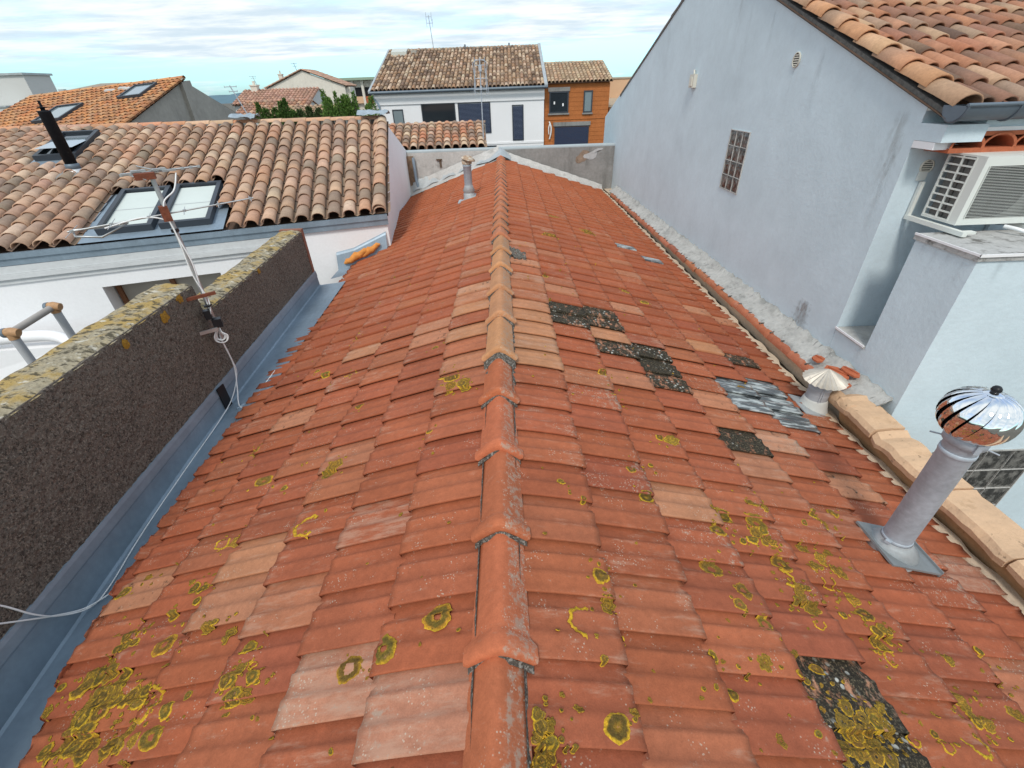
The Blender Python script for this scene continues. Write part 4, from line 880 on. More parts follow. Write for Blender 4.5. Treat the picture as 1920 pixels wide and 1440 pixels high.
# roof
b = MB(); PALR = [(.38, .17, .10), (.36, .15, .085), (.42, .21, .13), (.33, .15, .095), (.26, .135, .09), (.44, .28, .18), (.33, .22, .15), (.14, .09, .065), (.40, .19, .11)]
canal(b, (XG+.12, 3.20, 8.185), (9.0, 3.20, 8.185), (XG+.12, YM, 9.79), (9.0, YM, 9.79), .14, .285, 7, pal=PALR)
rr_ = b.build('roof', CANAL, rh); b = MB()
b.add([(XG, YM, 9.77), (9, YM, 9.77), (9, 12.35, 8.2), (XG, 12.35, 8.2)], [(0, 1, 2, 3)], 0, (.32, .17, .10)); b.build('roof', CANAL, rh)
b = MB(); canal(b, (XG-.035, 3.17, 8.185), (XG+.155, 3.17, 8.185), (XG-.035, YM, 9.80), (XG+.155, YM, 9.80), .19, .295, 10, pal=[(.50, .30, .18), (.54, .36, .23), (.47, .24, .13), (.40, .24, .15)], chan=False, rlow=.46, wob=.003)
b.build('verge_tiles', CANAL, rr_)
b = MB()
for side in (0, 1):
    y0_, z0_, y1_, z1_ = ((3.2, 8.205, YM, 9.80), (YM, 9.80, 12.4, 8.22))[side]
    b.hexa([(XG-.012, y0_, z0_-.045), (XG+.1, y0_, z0_-.045), (XG+.1, y1_, z1_-.045), (XG-.012, y1_, z1_-.045), (XG-.012, y0_, z0_-.0), (XG+.1, y0_, z0_-.0), (XG+.1, y1_, z1_-.0), (XG-.012, y1_, z1_-.0)])
b.build('verge_mortar', M('dark_verge', (.13, .12, .11), .95, [(30, .4)], (40, .01, .8)), rr_)
b = MB(); canal(b, (XG+.0, 12.4, 8.17), (XG+.2, 12.4, 8.17), (XG+.0, YM, 9.80), (XG+.2, YM, 9.80), .24, .40, 8, pal=[(.25, .17, .12), (.3, .2, .14)], chan=False); b.build('back_verge_tiles', CANAL, rr_)
# half round gutter with an end cap
b = MB(); vs = []; n = 12
for x in [XG-.03+.5*i for i in range(24)]:
    for j in range(n+1):
        a = PI+PI*j/n; vs.append((x, 3.14+.085*math.cos(a), 8.235+.085*math.sin(a)))
b.add(vs, [(i*(n+1)+j, i*(n+1)+j+1, (i+1)*(n+1)+j+1, (i+1)*(n+1)+j) for i in range(23) for j in range(n)], smooth=True)
b.add([(XG-.03, 3.14+.085*math.cos(PI+PI*j/n), 8.235+.085*math.sin(PI+PI*j/n)) for j in range(n+1)], [tuple(range(n+1))])
b.tube([(XG-.03, 3.055, 8.238), (13, 3.055, 8.238)], .011, 8)
for x in (XG-.02, XG+.30, XG+.95): b.tube([(x, 3.14+.088*math.cos(PI+PI*j/n), 8.235+.088*math.sin(PI+PI*j/n)) for j in range(n+1)], .007, 6)
gt = b.build('gutter', ZINCD, rh)
# soffit block, dark gap and genoise tiles
b = MB(); b.box(XG-.004, 3.16, 8.03, XG+.26, 3.376, 8.13); b.box(XG+.27, 3.2, 8.10, 13, 3.376, 8.2); b.build('corbel', GREYBLUE, rh)
b = MB(); b.box(XG+.10, 3.19, 8.085, 13, 3.36, 8.108); b.build('drip_strip', WHITE2, gt)
b = MB()
i = 0; x = XG+.20
while x < 8:
    vs = []; n = 10
    for y in (3.18, 3.376):
        for j in range(n+1):
            a = PI*j/n; vs.append((x-.095*math.cos(a), y, 7.995+.070*math.sin(a)))
    b.add(vs, [(j, j+1, n+2+j, n+1+j) for j in range(n)], 0, (1, 1, 1), smooth=True)
    fr = [(x-.095*math.cos(PI*j/n), 3.181, 7.995+.070*math.sin(PI*j/n)) for j in range(n+1)]
    fo = [(x-.115*math.cos(PI*j/n), 3.178, 7.990+.088*math.sin(PI*j/n)) for j in range(n+1)]
    b.add(fr+fo, [(j+1, j, n+1+j, n+2+j) for j in range(n)], 0, (1, 1, 1))
    x += .205
b.box(XG+.09, 3.18, 7.965, 8, 3.376, 7.992)
b.box(XG+.09, 3.185, 8.06, 8, 3.376, 8.084)
b.build('genoise', TERR, rh)
b = MB(); b.box(XG-.004, 3.20, 7.985, XG+.12, 3.376, 8.028); b.build('corner_block', WHITE2, rh)
# glass block windows
def gblocks(parent, o, ax, az, nx, nz, s, nrm_, name='glass_block_window'):
    o, ax, az, nrm_ = Vector(o), Vector(ax), Vector(az), Vector(nrm_); b = MB(); g_ = .006; e_ = .02
    g_ = .0045; W_, H_ = nx*s+g_, nz*s+g_
    for i in range(nx+1): b.obox(o+ax*(i*s+g_/2)+az*(H_/2)+nrm_*.004, ax*(g_*.35 if 0 < i < nx else g_*.8), az*(H_/2+(0 if 0 < i < nx else .005)), nrm_*.008)
    for k in range(nz+1): b.obox(o+ax*(W_/2)+az*(k*s+g_/2)+nrm_*.004, ax*(W_/2), az*(g_/2 if 0 < k < nz else g_), nrm_*.0075)
    f = b.build(name, CEML, parent)
    b = MB()
    for i in range(nx):
        for k in range(nz):
            c = o+ax*((i+.5)*s+g_/2)+az*((k+.5)*s+g_/2); r = s/2-.0022
            J = 6; vs = []
            for p in range(J+1):
                for q in range(J+1):
                    a_, b_ = -1+2*p/J, -1+2*q/J
                    vs.append(c+ax*r*a_+az*r*b_+nrm_*(.001+.007*(1-max(abs(a_), abs(b_))**3)))
            b.add(vs, [(p*(J+1)+q, p*(J+1)+q+1, (p+1)*(J+1)+q+1, (p+1)*(J+1)+q) for p in range(J) for q in range(J)], smooth=True)
    b.build('glass_blocks', GBLOCK, f); return f
gblocks(rh, (XG, 5.68, 7.26), (0, 1, 0), (0, 0, 1), 3, 4, .162, (-1, 0, 0))
gblocks(rh, (3.30, 2.55, 5.05), (1, 0, 0), (0, 0, 1), 4, 4, .215, (0, -1, 0))
# weather stains: feathered streaks on the render
def stain_mat(name, c, k):
    ma = bpy.data.materials.new(name); ma.use_nodes = True; t = ma.node_tree; bs = t.nodes['Principled BSDF']; bs.inputs['Base Color'].default_value = (*c, 1); bs.inputs['Roughness'].default_value = .95
    a_ = nd(t, 'ShaderNodeVertexColor', layer_name='Col').outputs[0]; co = nd(t, 'ShaderNodeTexCoord').outputs['Object']
    bw = nd(t, 'ShaderNodeRGBToBW'); lk(t, a_, bw.inputs[0])
    f = mth(t, 'MULTIPLY', mth(t, 'MULTIPLY', bw.outputs[0], k), sstep(t, noise(t, co, 14, 4, .65, (2, 2, .5)), .30, .62))
    lk(t, f, bs.inputs['Alpha']); return ma
STG = stain_mat('drip_stain', (.16, .17, .17), .17); STB = stain_mat('rust_drip_stain', (.19, .15, .10), .28); STC = stain_mat('bare_cement_stain', (.36, .36, .35), .95)
def streak(parent, o, lat, nrm_, w0, w1, L, m_, top=1.0, drift=0.0):
    o, lat, nrm_ = Vector(o), Vector(lat), Vector(nrm_); b = MB(); N = 14; vs = []; cs = []
    for i in range(N+1):
        q = i/N; w = (w0+(w1-w0)*q)*(1+.25*math.sin(i*2.3+L*7))
        for e in (-1, -.4, 0, .4, 1):
            vs.append(o+lat*(w*e+drift*q)-Vector((0, 0, L*q))+nrm_*.003); k = (1-abs(e))**.8*(1-q)**.7*min(1, q*6+.15)*top; cs.append((k, k, k))
    b.add(vs, [(i*5+j, i*5+j+1, (i+1)*5+j+1, (i+1)*5+j) for i in range(N) for j in range(4)], 0, cs); return b.build('stain', m_, parent)
YA, NX_ = (0, 1, 0), (-1, 0, 0)
streak(rh, (XG, 4.72, 8.62), YA, NX_, .03, .09, .55, STG); streak(rh, (XG, 5.13, 8.49), YA, NX_, .012, .03, .28, STG); streak(rh, (XG, 7.7, 8.34), YA, NX_, .03, .05, .30, STG, .7)
streak(rh, (XG, 3.56, 8.22), YA, NX_, .07, .11, .60, STB); streak(rh, (XG, 3.50, 8.06), YA, NX_, .05, .05, .7, STB); streak(rh, (XG, 3.86, 6.66), YA, NX_, .10, .16, .32, STC, 1.2)
streak(rh, (XG, 6.6, 9.28), YA, NX_, .04, .12, .6, STG, .8); streak(rh, (XG, 5.75, 9.03), YA, NX_, .02, .06, .45, STG, .8); streak(rh, (XG, 6.3, 9.15), YA, NX_, .05, .2, 1.2, STG, .5); streak(rh, (XG, 9.2, 9.2), YA, NX_, .1, .2, 1.2, STG, .4)
for y_, l_ in ((2.62, .22), (2.74, .14), (2.83, .20), (2.93, .12)): streak(pj, (XG, y_, 7.46), YA, NX_, .02, .035, l_, STG)
for x_, l_ in ((2.95, .16), (3.2, .22), (3.5, .15)): streak(pj, (x_, 2.55, 7.46), (1, 0, 0), (0, -1, 0), .03, .05, l_, STG)
streak(pj, (XG, 3.06, 6.60), YA, NX_, .03, .05, .22, STG)
# air vents
def grille(parent, c, nrm_, lat, r, name='air_vent'):
    c, nrm_, lat = Vector(c), Vector(nrm_), Vector(lat); b = MB()
    b.lathe([(r, -.002), (r, .012), (r*.86, .014), (r*.84, .006)], c, 24, axis=nrm_)
    f_ = M('vent_cream', (.62, .60, .52), .5) if 'vent_cream' not in bpy.data.materials else bpy.data.materials['vent_cream']
    for i in range(5):
        z = (-.6+.3*i)*r; l = math.sqrt(max(0, (.85*r)**2-z*z)); b.obox(c+Vector((0, 0, z))+nrm_*.006, lat*l, nrm_*.004, Vector((0, 0, r*.085)))
    o = b.build(name, f_, parent); b = MB(); b.lathe([(.001, .002), (r*.86, .002)], c, 24, axis=nrm_); b.build('vent_hole', DARK, o)
grille(rh, (XG, 5.12, 8.55), (-1, 0, 0), (0, 1, 0), .062)
grille(rh, (2.965, Y0, 7.86), (0, -1, 0), (1, 0, 0), .046)
b = MB(); b.box(XG-.05, 7.62, 8.34, XG, 7.79, 8.50); b.box(XG-.065, 7.66, 8.36, XG-.048, 7.75, 8.46); b.tube([(XG-.03, 7.68, 8.5), (XG-.03, 7.70, 8.545), (XG-.02, 7.74, 8.545)], .012, 6)  # small hooked box on the gable, purpose unknown
rebase(tag(b.build('wall_box', bpy.data.materials['vent_cream']), 'small cream box fixed alone on the grey blue gable wall', 'wall light'), (XG, 7.7, 8.42))
# shutter behind the AC
b = MB(); vs = []
for k in range(22):
    z = 6.9+k*.042; b.box(3.66, Y0-.020, z, 5.2, Y0-.004, z+.036)
b.box(3.62, Y0-.03, 6.9, 3.658, Y0-.002, 7.85)
b.build('roller_shutter', M('pale_shutter', (.52, .60, .65), .5), rh)

# ------------------------------------------------------------------ air conditioner
ac = thing('air_conditioner', (3.25, 3.15, 7.52), 'white air conditioner outdoor unit on steel brackets under the tiled eave', 'air conditioner')
x0, x1, y0, y1, z0, z1 = 2.985, 3.60, 2.985, 3.27, 7.555, 7.965
b = MB()
b.box(x0, y0, z1-.012, x1+.1, y1, z1); b.box(x0, y0, z0, x1+.1, y1, z0+.012)
b.box(x0+.0005, y0+.0125, z0+.012, x0+.012, y0+.07, z1-.012); b.box(x0, y1-.012, z0+.012, x0+.012, y1, z1-.012)
b.box(x0, y0, z0+.012, x0+.034, y0+.012, z1-.012); b.box(3.47, y0, z0+.012, x1+.1, y0+.012, z1-.012); b.box(x0+.034, y0, z1-.055, 3.47, y0+.012, z1-.012); b.box(x0+.034, y0, z0+.012, 3.47, y0+.012, z0+.04)
b.box(x1+.1, y0, z0, x1+.112, y1, z1)
body = b.build('casing', ACW, ac)
b = MB()
for k in range(9): b.box(x0-.002, y0+.07, z0+.012+k*.0465, x0+.010, y1-.012, z0+.021+k*.0465)
for y in (y0+.065, (y0+y1)/2+.02, y1-.016): b.box(x0-.0025, y, z0+.012, x0+.0095, y+.009, z1-.012)
b.build('side_grille', ACW, body)
b = MB(); b.box(x0+.03, y0+.16, z0+.02, x0+.04, y1-.02, z1-.02); b.box(x0+.03, y0+.07, z0+.02, x0+.035, y0+.15, z1-.02); b.build('coil', COIL, body)
b = MB()
for k in range(34):
    z = z0+.045+k*.0092; b.box(x0+.036, y0-.003, z, 3.468, y0-.001, z+.0020)
for x in (x0+.036, 3.464): b.box(x, y0-.0045, z0+.04, x+.004, y0+.002, z1-.055)
b.build('fan_grille', ACW, body)
b = MB(); b.box(x0+.06, y0+.09, z0+.03, 3.5, y0+.1, z1-.03); b.build('inner_back', M('grey_shroud', (.17, .175, .17), .7), body)
b = MB(); b.lathe([(.168, .0), (.168, .03), (.150, .03), (.150, .0), (.001, .0)], (3.185, y0+.045, 7.765), 28, axis=(0, -1, 0)); 
for k in range(4):
    a = k*PI/2+.4; d = Vector((math.cos(a), 0, math.sin(a))); e = Vector((-d.z, 0, d.x)); c = Vector((3.185, y0+.030, 7.765)); b.add([c+d*.03-e*.02, c+d*.15-e*.07, c+d*.155+e*.05-Vector((0, .03, 0)), c+d*.03+e*.02], [(0, 1, 2, 3)])
b.build('fan', DARK, body)
b = MB()
for x in (2.99, 3.50):
    b.obox((x-.02, 3.36, 7.64), (.012, 0, 0), (0, .012, 0), (0, 0, .125)); b.obox((x-.02, 3.12, 7.525), (.016, 0, 0), (0, .25, 0), (0, 0, .014)); b.obox((x+.03, 2.90, 7.53), (.03, 0, 0), (0, .02, 0), (0, 0, .008)); b.build('bracket', ACW, ac); b = MB()
b.obox((2.955, 3.372, 7.80), (.03, 0, 0), (0, .006, 0), (0, 0, .028)); b.build('fixing_plate', ACW, ac)
b = MB(); b.tube(spl([(3.30, 2.96, 7.545), (3.33, 2.90, 7.54), (3.38, 2.87, 7.52), (3.42, 2.90, 7.48), (3.43, 3.0, 7.45)], 6), .012, 8); b.build('drain_hose', PVC, ac)

# ------------------------------------------------------------------ party wall ledge along the right eave
lg = thing('ledge_wall', (2.66, 6, 0), 'low party wall with terracotta and peach copings between the orange roof and the grey blue gable', 'wall')
def topz(y): return 6.285 if y < 2.7 else (6.285-.0085*(y-2.7) if y < 6 else 6.257-.012*(y-6))
b = MB(); vs = []; Ys = [2.72+i*.2 for i in range(50)]
for y in Ys: vs += [(2.635, y, 5.9), (2.625, y, 6.10), (2.60, y, topz(y)-.03), (2.80, y, topz(y)-.03)]
b.add(vs, [(a*4+l+1, a*4+l, (a+1)*4+l, (a+1)*4+l+1) for a in range(len(Ys)-1) for l in range(3)])
b.build('wall_face', FILLET, lg)
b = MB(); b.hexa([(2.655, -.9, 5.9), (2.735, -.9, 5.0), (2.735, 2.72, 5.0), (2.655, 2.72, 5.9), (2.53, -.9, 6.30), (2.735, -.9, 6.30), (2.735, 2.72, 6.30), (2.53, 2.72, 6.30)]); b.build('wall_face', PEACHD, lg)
b = MB()
for y0_, y1_ in ((-.9, -.2), (-.195, .62), (.625, 1.33), (1.335, 1.80), (1.805, 2.34), (2.345, 2.78)):
    d = rnd(-.012, .012); q = rnd(-.014, .010); N = 9; vs = []
    for i in range(N+1):
        y = y0_+(y1_-y0_)*(i/N*.985+.008); j_ = rnd(-.006, .006)+d*(1-2*i/N); k = rnd(-.004, .004)+q+rnd(-.0012, .0012)*i
        vs += [(2.510+j_, y, 6.268+k), (2.505+j_, y, 6.305+k+rnd(-.006, .006)), (2.530+j_, y, 6.338+k), (2.63, y, 6.348+k), (2.735+j_, y, 6.345+k), (2.745+j_, y, 6.25+k)]
    b.add(vs, [(a*6+l+1, a*6+l, (a+1)*6+l, (a+1)*6+l+1) for a in range(N) for l in range(5)]); b.add(vs[:6], [(5, 4, 3, 2, 1, 0)]); b.add(vs[-6:], [(0, 1, 2, 3, 4, 5)])
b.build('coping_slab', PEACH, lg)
# half-round terracotta copings
b = MB(); y = 2.74; n = 8
while y < 11.4:
    L = .40; c_ = vary((.40, .14, .07), .18); vs = []; z = topz(y); jx_ = rnd(-.010, .010); jz_ = rnd(-.006, .006)
    for yy, k in ((y-.035, 1.06), (y+.02, 1.07), (y+.03, 1.0), (y+L, .95)):
        for j in range(n+1):
            a = PI*j/n; vs.append((2.622+jx_*(1 if yy < y+.1 else -1)-.050*k*math.cos(a), yy, z-.035+jz_+.058*k*math.sin(a)))
    nn_ = n+1
    b.add(vs, [(i*nn_+j, i*nn_+j+1, (i+1)*nn_+j+1, (i+1)*nn_+j) for i in range(3) for j in range(n)], 0, c_, (0.2, .12, .25), smooth=True); y += L
b.build('coping_tile', TILE, lg)
b = MB()                                            # larger broken coping piece near the cowl vent
b.tube([(2.555, 2.62, 6.30), (2.56, 2.86, 6.29)], [.055, .06], 10); b.build('broken_coping', PEACH, lg)
b = MB(); vs = []; N = 170; rng = random.Random(3)
for i in range(N+1):
    y = 2.60+i*(11.9-2.6)/N; j_ = rng.uniform(-.012, .012); tz = topz(max(y, 2.75))
    vs += [(2.615+j_*1.6, y, tz+.018), (2.635+j_, y, tz+.040+j_*.3), (2.70, y, tz+.062+rng.uniform(-.006, .006)), (2.765, y, tz+.095+rng.uniform(-.008, .008)), (2.80-.012*rng.random(), y, tz+.135+rng.uniform(-.015, .03)), (2.803, y, tz+.12)]
b.add(vs, [(a*6+l+1, a*6+l, (a+1)*6+l, (a+1)*6+l+1) for a in range(N) for l in range(5)], smooth=True)
b.add([vs[l] for l in range(6)], [tuple(range(6))])
b.build('cement_flashing', CEMS, lg)
b = MB(); rng = random.Random(5)
for i in range(42):
    y = 2.62+.22*i+rng.uniform(-.05, .05); tz = topz(y); l = rng.uniform(.01, .03)
    b.obox((2.618, y, tz+.028), (l, rng.uniform(-.01, .01), .004), (0, .006, 0), (0, 0, .006))
b.build('mortar_spur', CRUST, lg)
for i, (x, y, z, sx, sy, rz, lab) in enumerate([(2.655, 3.26, 6.372, .045, .05, .3, 'smallest corner shard of red tile at the far end of the heap'), (2.665, 3.03, 6.376, .065, .105, .5, 'largest piece of broken red tile with a raised rib lying on the cement ledge'), (2.735, 2.98, 6.41, .035, .085, .3, 'narrow red tile shard leaning against the grey wall'), (2.625, 2.86, 6.36, .05, .035, .1, 'small red tile shard nearest the fluted vent cap')]):
    b = MB(); e1 = Vector((math.cos(rz), math.sin(rz), .12)); e2 = Vector((-math.sin(rz), math.cos(rz), 0)); c = Vector((x, y, z))
    poly = [c+e1*sx*a_+e2*sy*b_ for a_, b_ in ((-1, -.7), (-.2, -1), (.9, -.6), (1, .3), (.5, .95), (-.6, .8), (-.95, .2))]
    b.prism(poly, (0, 0, .014)); b.obox(c+Vector((0, 0, .018))+e1*.2*sx, e1*sx*.12, e2*sy*.7, (0, 0, .008))
    tag(b.build('broken_tile', TERR), lab, 'tile', 'broken tiles on the ledge'); rebase(bpy.context.scene.objects[-1] if False else [o for o in bpy.data.objects if o.get('label') == lab][0], c)

# ================================================================== END WALL
ew = thing('end_wall', (0, 12.6, 0), 'stained grey cement wall with a pale rounded coping closing the far end of the orange roof', 'wall')
b = MB(); b.box(-2.46, 12.5, 0, -.15, 12.76, 7.145); b.build('wall_face', CEML, ew)
b = MB(); b.box(-.148, 12.502, 0, 2.798, 12.76, 7.145); b.build('wall_face', CEM, ew)
b = MB(); b.tube([(-2.5, 12.56, 7.155), (2.798, 12.56, 7.155)], .055, 12); b.build('coping', M('pale_blue_coping', (.36, .41, .43), .6, [(3, .08)]), ew)
b = MB(); vs = [(2.25, 12.495, 6.98)]; rng = random.Random(2)
for i in range(20):
    a = 2*PI*i/20; k = 1+.3*math.sin(3*a)+rng.uniform(-.15, .15); vs.append((2.25+.20*k*math.cos(a), 12.495, 6.98+.085*k*math.sin(a)+.09*math.cos(a)))
b.add(vs, [(0, i+1, (i+1) % 20+1) for i in range(20)]); b.build('bare_patch', M('pale_patch', (.42, .42, .42), .9, [(9, .2)]), ew)
b = MB(); vs = [(2.0, 12.497, 6.90)]
for i in range(20):
    a = 2*PI*i/20; k = 1+.3*math.sin(2*a)+rng.uniform(-.15, .15); vs.append((2.0+.17*k*math.cos(a), 12.4975, 6.93+.13*k*math.sin(a)))
b.add(vs, [(0, i+1, (i+1) % 20+1) for i in range(20)]); b.build('exposed_brick', M('stained_brick', (.26, .19, .14), .95, [(14, .3)], (30, .02, .8)), ew)
b = MB(); b.box(-1.63, 12.478, 6.80, -1.58, 12.5, 6.98); b.box(-1.70, 12.46, 6.965, -1.56, 12.5, 6.995); b.build('niche', M('niche_brown', (.12, .085, .06), .95), ew)
b = MB()                                            # brick and downpipe at the left end
b.box(-2.48, 12.44, 6.25, -2.28, 12.499, 7.08); b.build('brick_pier', M('rough_pier', (.24, .165, .11), .95, [(14, .4)], (30, .02, 1)), ew)
b = MB(); b.tube([(-2.27, 12.42, 7.05), (-2.26, 12.4, 6.55), (-2.22, 12.36, 6.35)], .035, 10); b.build('downpipe', ZINC, ew)
b = MB(); vs = []; N = 24
for i in range(N+1):
    q = i/N; x = -2.36+q*2.1; zt = 6.55+.55*q**1.4; zb = ZR-A*(XR-x)+.16
    vs += [(x, 12.30, zb-.05+.02*math.sin(i*1.3)), (x, 12.42, (zb+zt)/2+.012*math.sin(i*2.3)), (x, 12.488, zt+.015*math.sin(i*1.9))]
b.add(vs, [(a*3+l, (a+1)*3+l, (a+1)*3+l+1, a*3+l+1)[::-1] for a in range(N) for l in range(2)], smooth=True); b.build('sheet_flashing', LEAD, ew)

# ================================================================== LOW TILED SHED AND ITS AERIAL
sh = thing('tiled_shed', (-1.8, 14, 0), 'low lean-to roof of tan barrel tiles just beyond the end wall', 'shed')
b = MB(); b.add([(-3.4, 12.77, 0), (-.5, 12.77, 0), (-.5, 15.1, 0), (-3.4, 15.1, 0), (-3.4, 12.77, 7.12), (-.5, 12.77, 7.12), (-.5, 15.1, 7.58), (-3.4, 15.1, 7.58)], [(0, 1, 5, 4), (1, 2, 6, 5), (2, 3, 7, 6), (3, 0, 4, 7)]); b.build('wall', GREYW, sh)
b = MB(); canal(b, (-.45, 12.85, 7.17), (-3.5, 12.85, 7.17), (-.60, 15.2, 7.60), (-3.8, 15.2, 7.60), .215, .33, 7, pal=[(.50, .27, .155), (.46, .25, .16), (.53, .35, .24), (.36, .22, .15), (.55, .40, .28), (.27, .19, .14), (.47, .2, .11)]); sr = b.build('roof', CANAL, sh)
b = MB(); ridge_caps(b, (-.5, 15.2, 7.62), (-3.8, 15.2, 7.62), .45, .075); b.build('ridge_cap', CANAL, sr)
def pole_aerial(name, base, top, label, dips, group=None, r=.018):
    base, top = Vector(base), Vector(top); o = thing(name, base, label, 'antenna', group)
    b = MB(); b.tube([base, top], r, 8); b.build('mast', GALV, o)
    b = MB()
    for z, w, hh in dips:
        p = base.lerp(top, z); b.tube([p-Vector((w, 0, 0)), p+Vector((w, 0, 0))], r*.6, 6)
        for s in (-1, 1): b.tube([p+Vector((w*s, 0, -hh)), p+Vector((w*s*1.05, 0, hh))], r*.55, 6)
    b.build('antenna_array', GALV, o); return o
pa = pole_aerial('pole_aerial', (-.52, 13.35, 7.0), (-.50, 13.35, 9.06), 'slim grey aerial mast with bow shaped elements in front of the white house', [(.98, .10, .02), (.93, .12, .16), (.80, .13, .2), (.69, .14, .14)], r=.014)
b = MB()
for s in (-1, 1): b.tube(spl([(-.5+s*.05, 13.35, 9.02), (-.5+s*.17, 13.35, 8.95), (-.5+s*.15, 13.35, 8.70), (-.5+s*.18, 13.35, 8.35)], 6), .008, 6)
b.obox((-.5, 13.33, 8.85), (.035, 0, 0), (0, .02, 0), (0, 0, .06)); b.obox((-.5, 13.33, 8.45), (.03, 0, 0), (0, .02, 0), (0, 0, .04)); b.build('reflector', GALV, pa)

# ================================================================== WHITE MODERN HOUSE
wh = thing('modern_house', (-2.4, 33, 0), 'white two storey house with dark shutters and wide brown tile roof in the middle distance', 'house')
b = MB()
b.add([(-7.2, 30, 0), (2.42, 30, 0), (2.42, 40.8, 0), (-7.2, 40.8, 0), (-7.2, 30, 8.45), (2.42, 30, 8.45), (2.42, 40.8, 8.45), (-7.2, 40.8, 8.45), (2.42, 35.4, 10.55), (-7.2, 35.4, 10.55)], [(0, 1, 5, 4), (2, 3, 7, 6), (1, 2, 6, 8, 5), (3, 0, 4, 9, 7)])
b.box(-7.22, 29.94, 7.87, 2.44, 29.998, 8.36); b.box(-7.2, 29.97, 5.70, 2.42, 29.998, 5.80)
b.build('wall', WHITE2, wh)
PALW = [(.36, .235, .15), (.46, .32, .22), (.22, .145, .10), (.52, .40, .29), (.15, .10, .07), (.33, .20, .12)]
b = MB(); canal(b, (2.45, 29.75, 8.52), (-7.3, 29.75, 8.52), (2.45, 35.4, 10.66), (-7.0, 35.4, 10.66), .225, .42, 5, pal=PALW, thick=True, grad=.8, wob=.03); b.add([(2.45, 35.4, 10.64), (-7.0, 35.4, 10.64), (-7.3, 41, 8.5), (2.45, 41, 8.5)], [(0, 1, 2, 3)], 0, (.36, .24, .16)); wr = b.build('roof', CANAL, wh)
b = MB(); ridge_caps(b, (2.45, 35.4, 10.68), (-7.0, 35.4, 10.68), .45, .10, [(.24, .22, .17), (.3, .26, .2)]); b.build('ridge_cap', CANAL, wr)
b = MB(); b.hexa([(2.42, 29.7, 8.42), (2.60, 29.7, 8.42), (2.60, 35.45, 10.62), (2.42, 35.45, 10.62), (2.42, 29.7, 8.60), (2.60, 29.7, 8.60), (2.60, 35.45, 10.80), (2.42, 35.45, 10.80)]); b.build('verge_trim', LEAD, wr); b = MB(); b.hexa([(-7.42, 29.7, 8.44), (-7.30, 29.7, 8.44), (-7.0, 35.45, 10.62), (-7.1, 35.45, 10.62), (-7.42, 29.7, 8.56), (-7.30, 29.7, 8.56), (-7.0, 35.45, 10.76), (-7.1, 35.45, 10.76)]); b.build('verge_trim', LEAD, wr)
b = MB(); b.tube([(-7.35, 29.65, 8.46), (2.6, 29.65, 8.46)], .075, 8); gw = b.build('gutter', ZINCD, wh)
b = MB(); b.tube(spl([(-7.25, 29.65, 8.42), (-7.22, 29.9, 8.2), (-7.02, 29.9, 7.95), (-6.98, 29.9, 7.6), (-6.95, 29.9, 5)], 5), .05, 8); b.build('downpipe', ZINC, gw)
b = MB(); b.hexa([(-6.75, 34.4, 10.3), (-5.8, 34.4, 10.3), (-5.8, 35.1, 10.57), (-6.75, 35.1, 10.57), (-6.75, 34.4, 10.55), (-5.8, 34.4, 10.55), (-5.8, 35.1, 10.75), (-6.75, 35.1, 10.75)]); b.build('roof_hatch', M('pale_hatch', (.52, .54, .50), .6), wr)
b = MB(); b.box(-5.55, 34.6, 10.35, -5.2, 34.9, 10.62); b.build('chimney', GREYW, wr)
b = MB()
for x in (-2.2, .6): MB().box(x-.05, 35.3, 10.7, x+.05, 35.45, 10.86).build('ridge_vent', ZINCD, wr)
def win(parent, x0, z0, x1, z1, y, m_, shut=False, nm='window', fr=.05):
    b = MB(); b.box(x0, y-.035, z0, x0+fr, y-.002, z1); b.box(x1-fr, y-.035, z0, x1, y-.002, z1); b.box(x0+fr, y-.035, z1-fr, x1-fr, y-.002, z1); b.box(x0+fr, y-.035, z0, x1-fr, y-.002, z0+fr); f = b.build(nm, FRAME, parent)
    b = MB()
    if shut:
        k = int((z1-z0-2*fr)/.06)
        for i in range(k): b.box(x0+fr, y-.022, z0+fr+i*.06, x1-fr, y-.004, z0+fr+i*.06+.05)
    else: b.add([(x0+fr, y-.010, z0+fr), (x1-fr, y-.010, z0+fr), (x1-fr, y-.010, z1-fr), (x0+fr, y-.010, z1-fr)], [(0, 1, 2, 3)])
    b.build('shutter' if shut else 'pane', m_, f); return f
win(wh, -6.30, 6.7, -5.68, 7.64, 30, GLASSL); win(wh, -4.62, 6.3, -2.68, 7.86, 30, GLASS); win(wh, -2.52, 6.3, -.66, 7.85, 30, SHUT, True); win(wh, .58, 5.86, 1.24, 7.66, 30, SHUT, True); win(wh, -1.5, 4.0, -.4, 5.64, 30, GLASS)
pole_aerial('roof_aerial', (-4.2, 35.4, 10.65), (-4.32, 35.4, 12.35), 'thin aerial mast with small forked top on the ridge of the white modern house', [(.96, .16, .22), (.78, .18, .2)], r=.022)

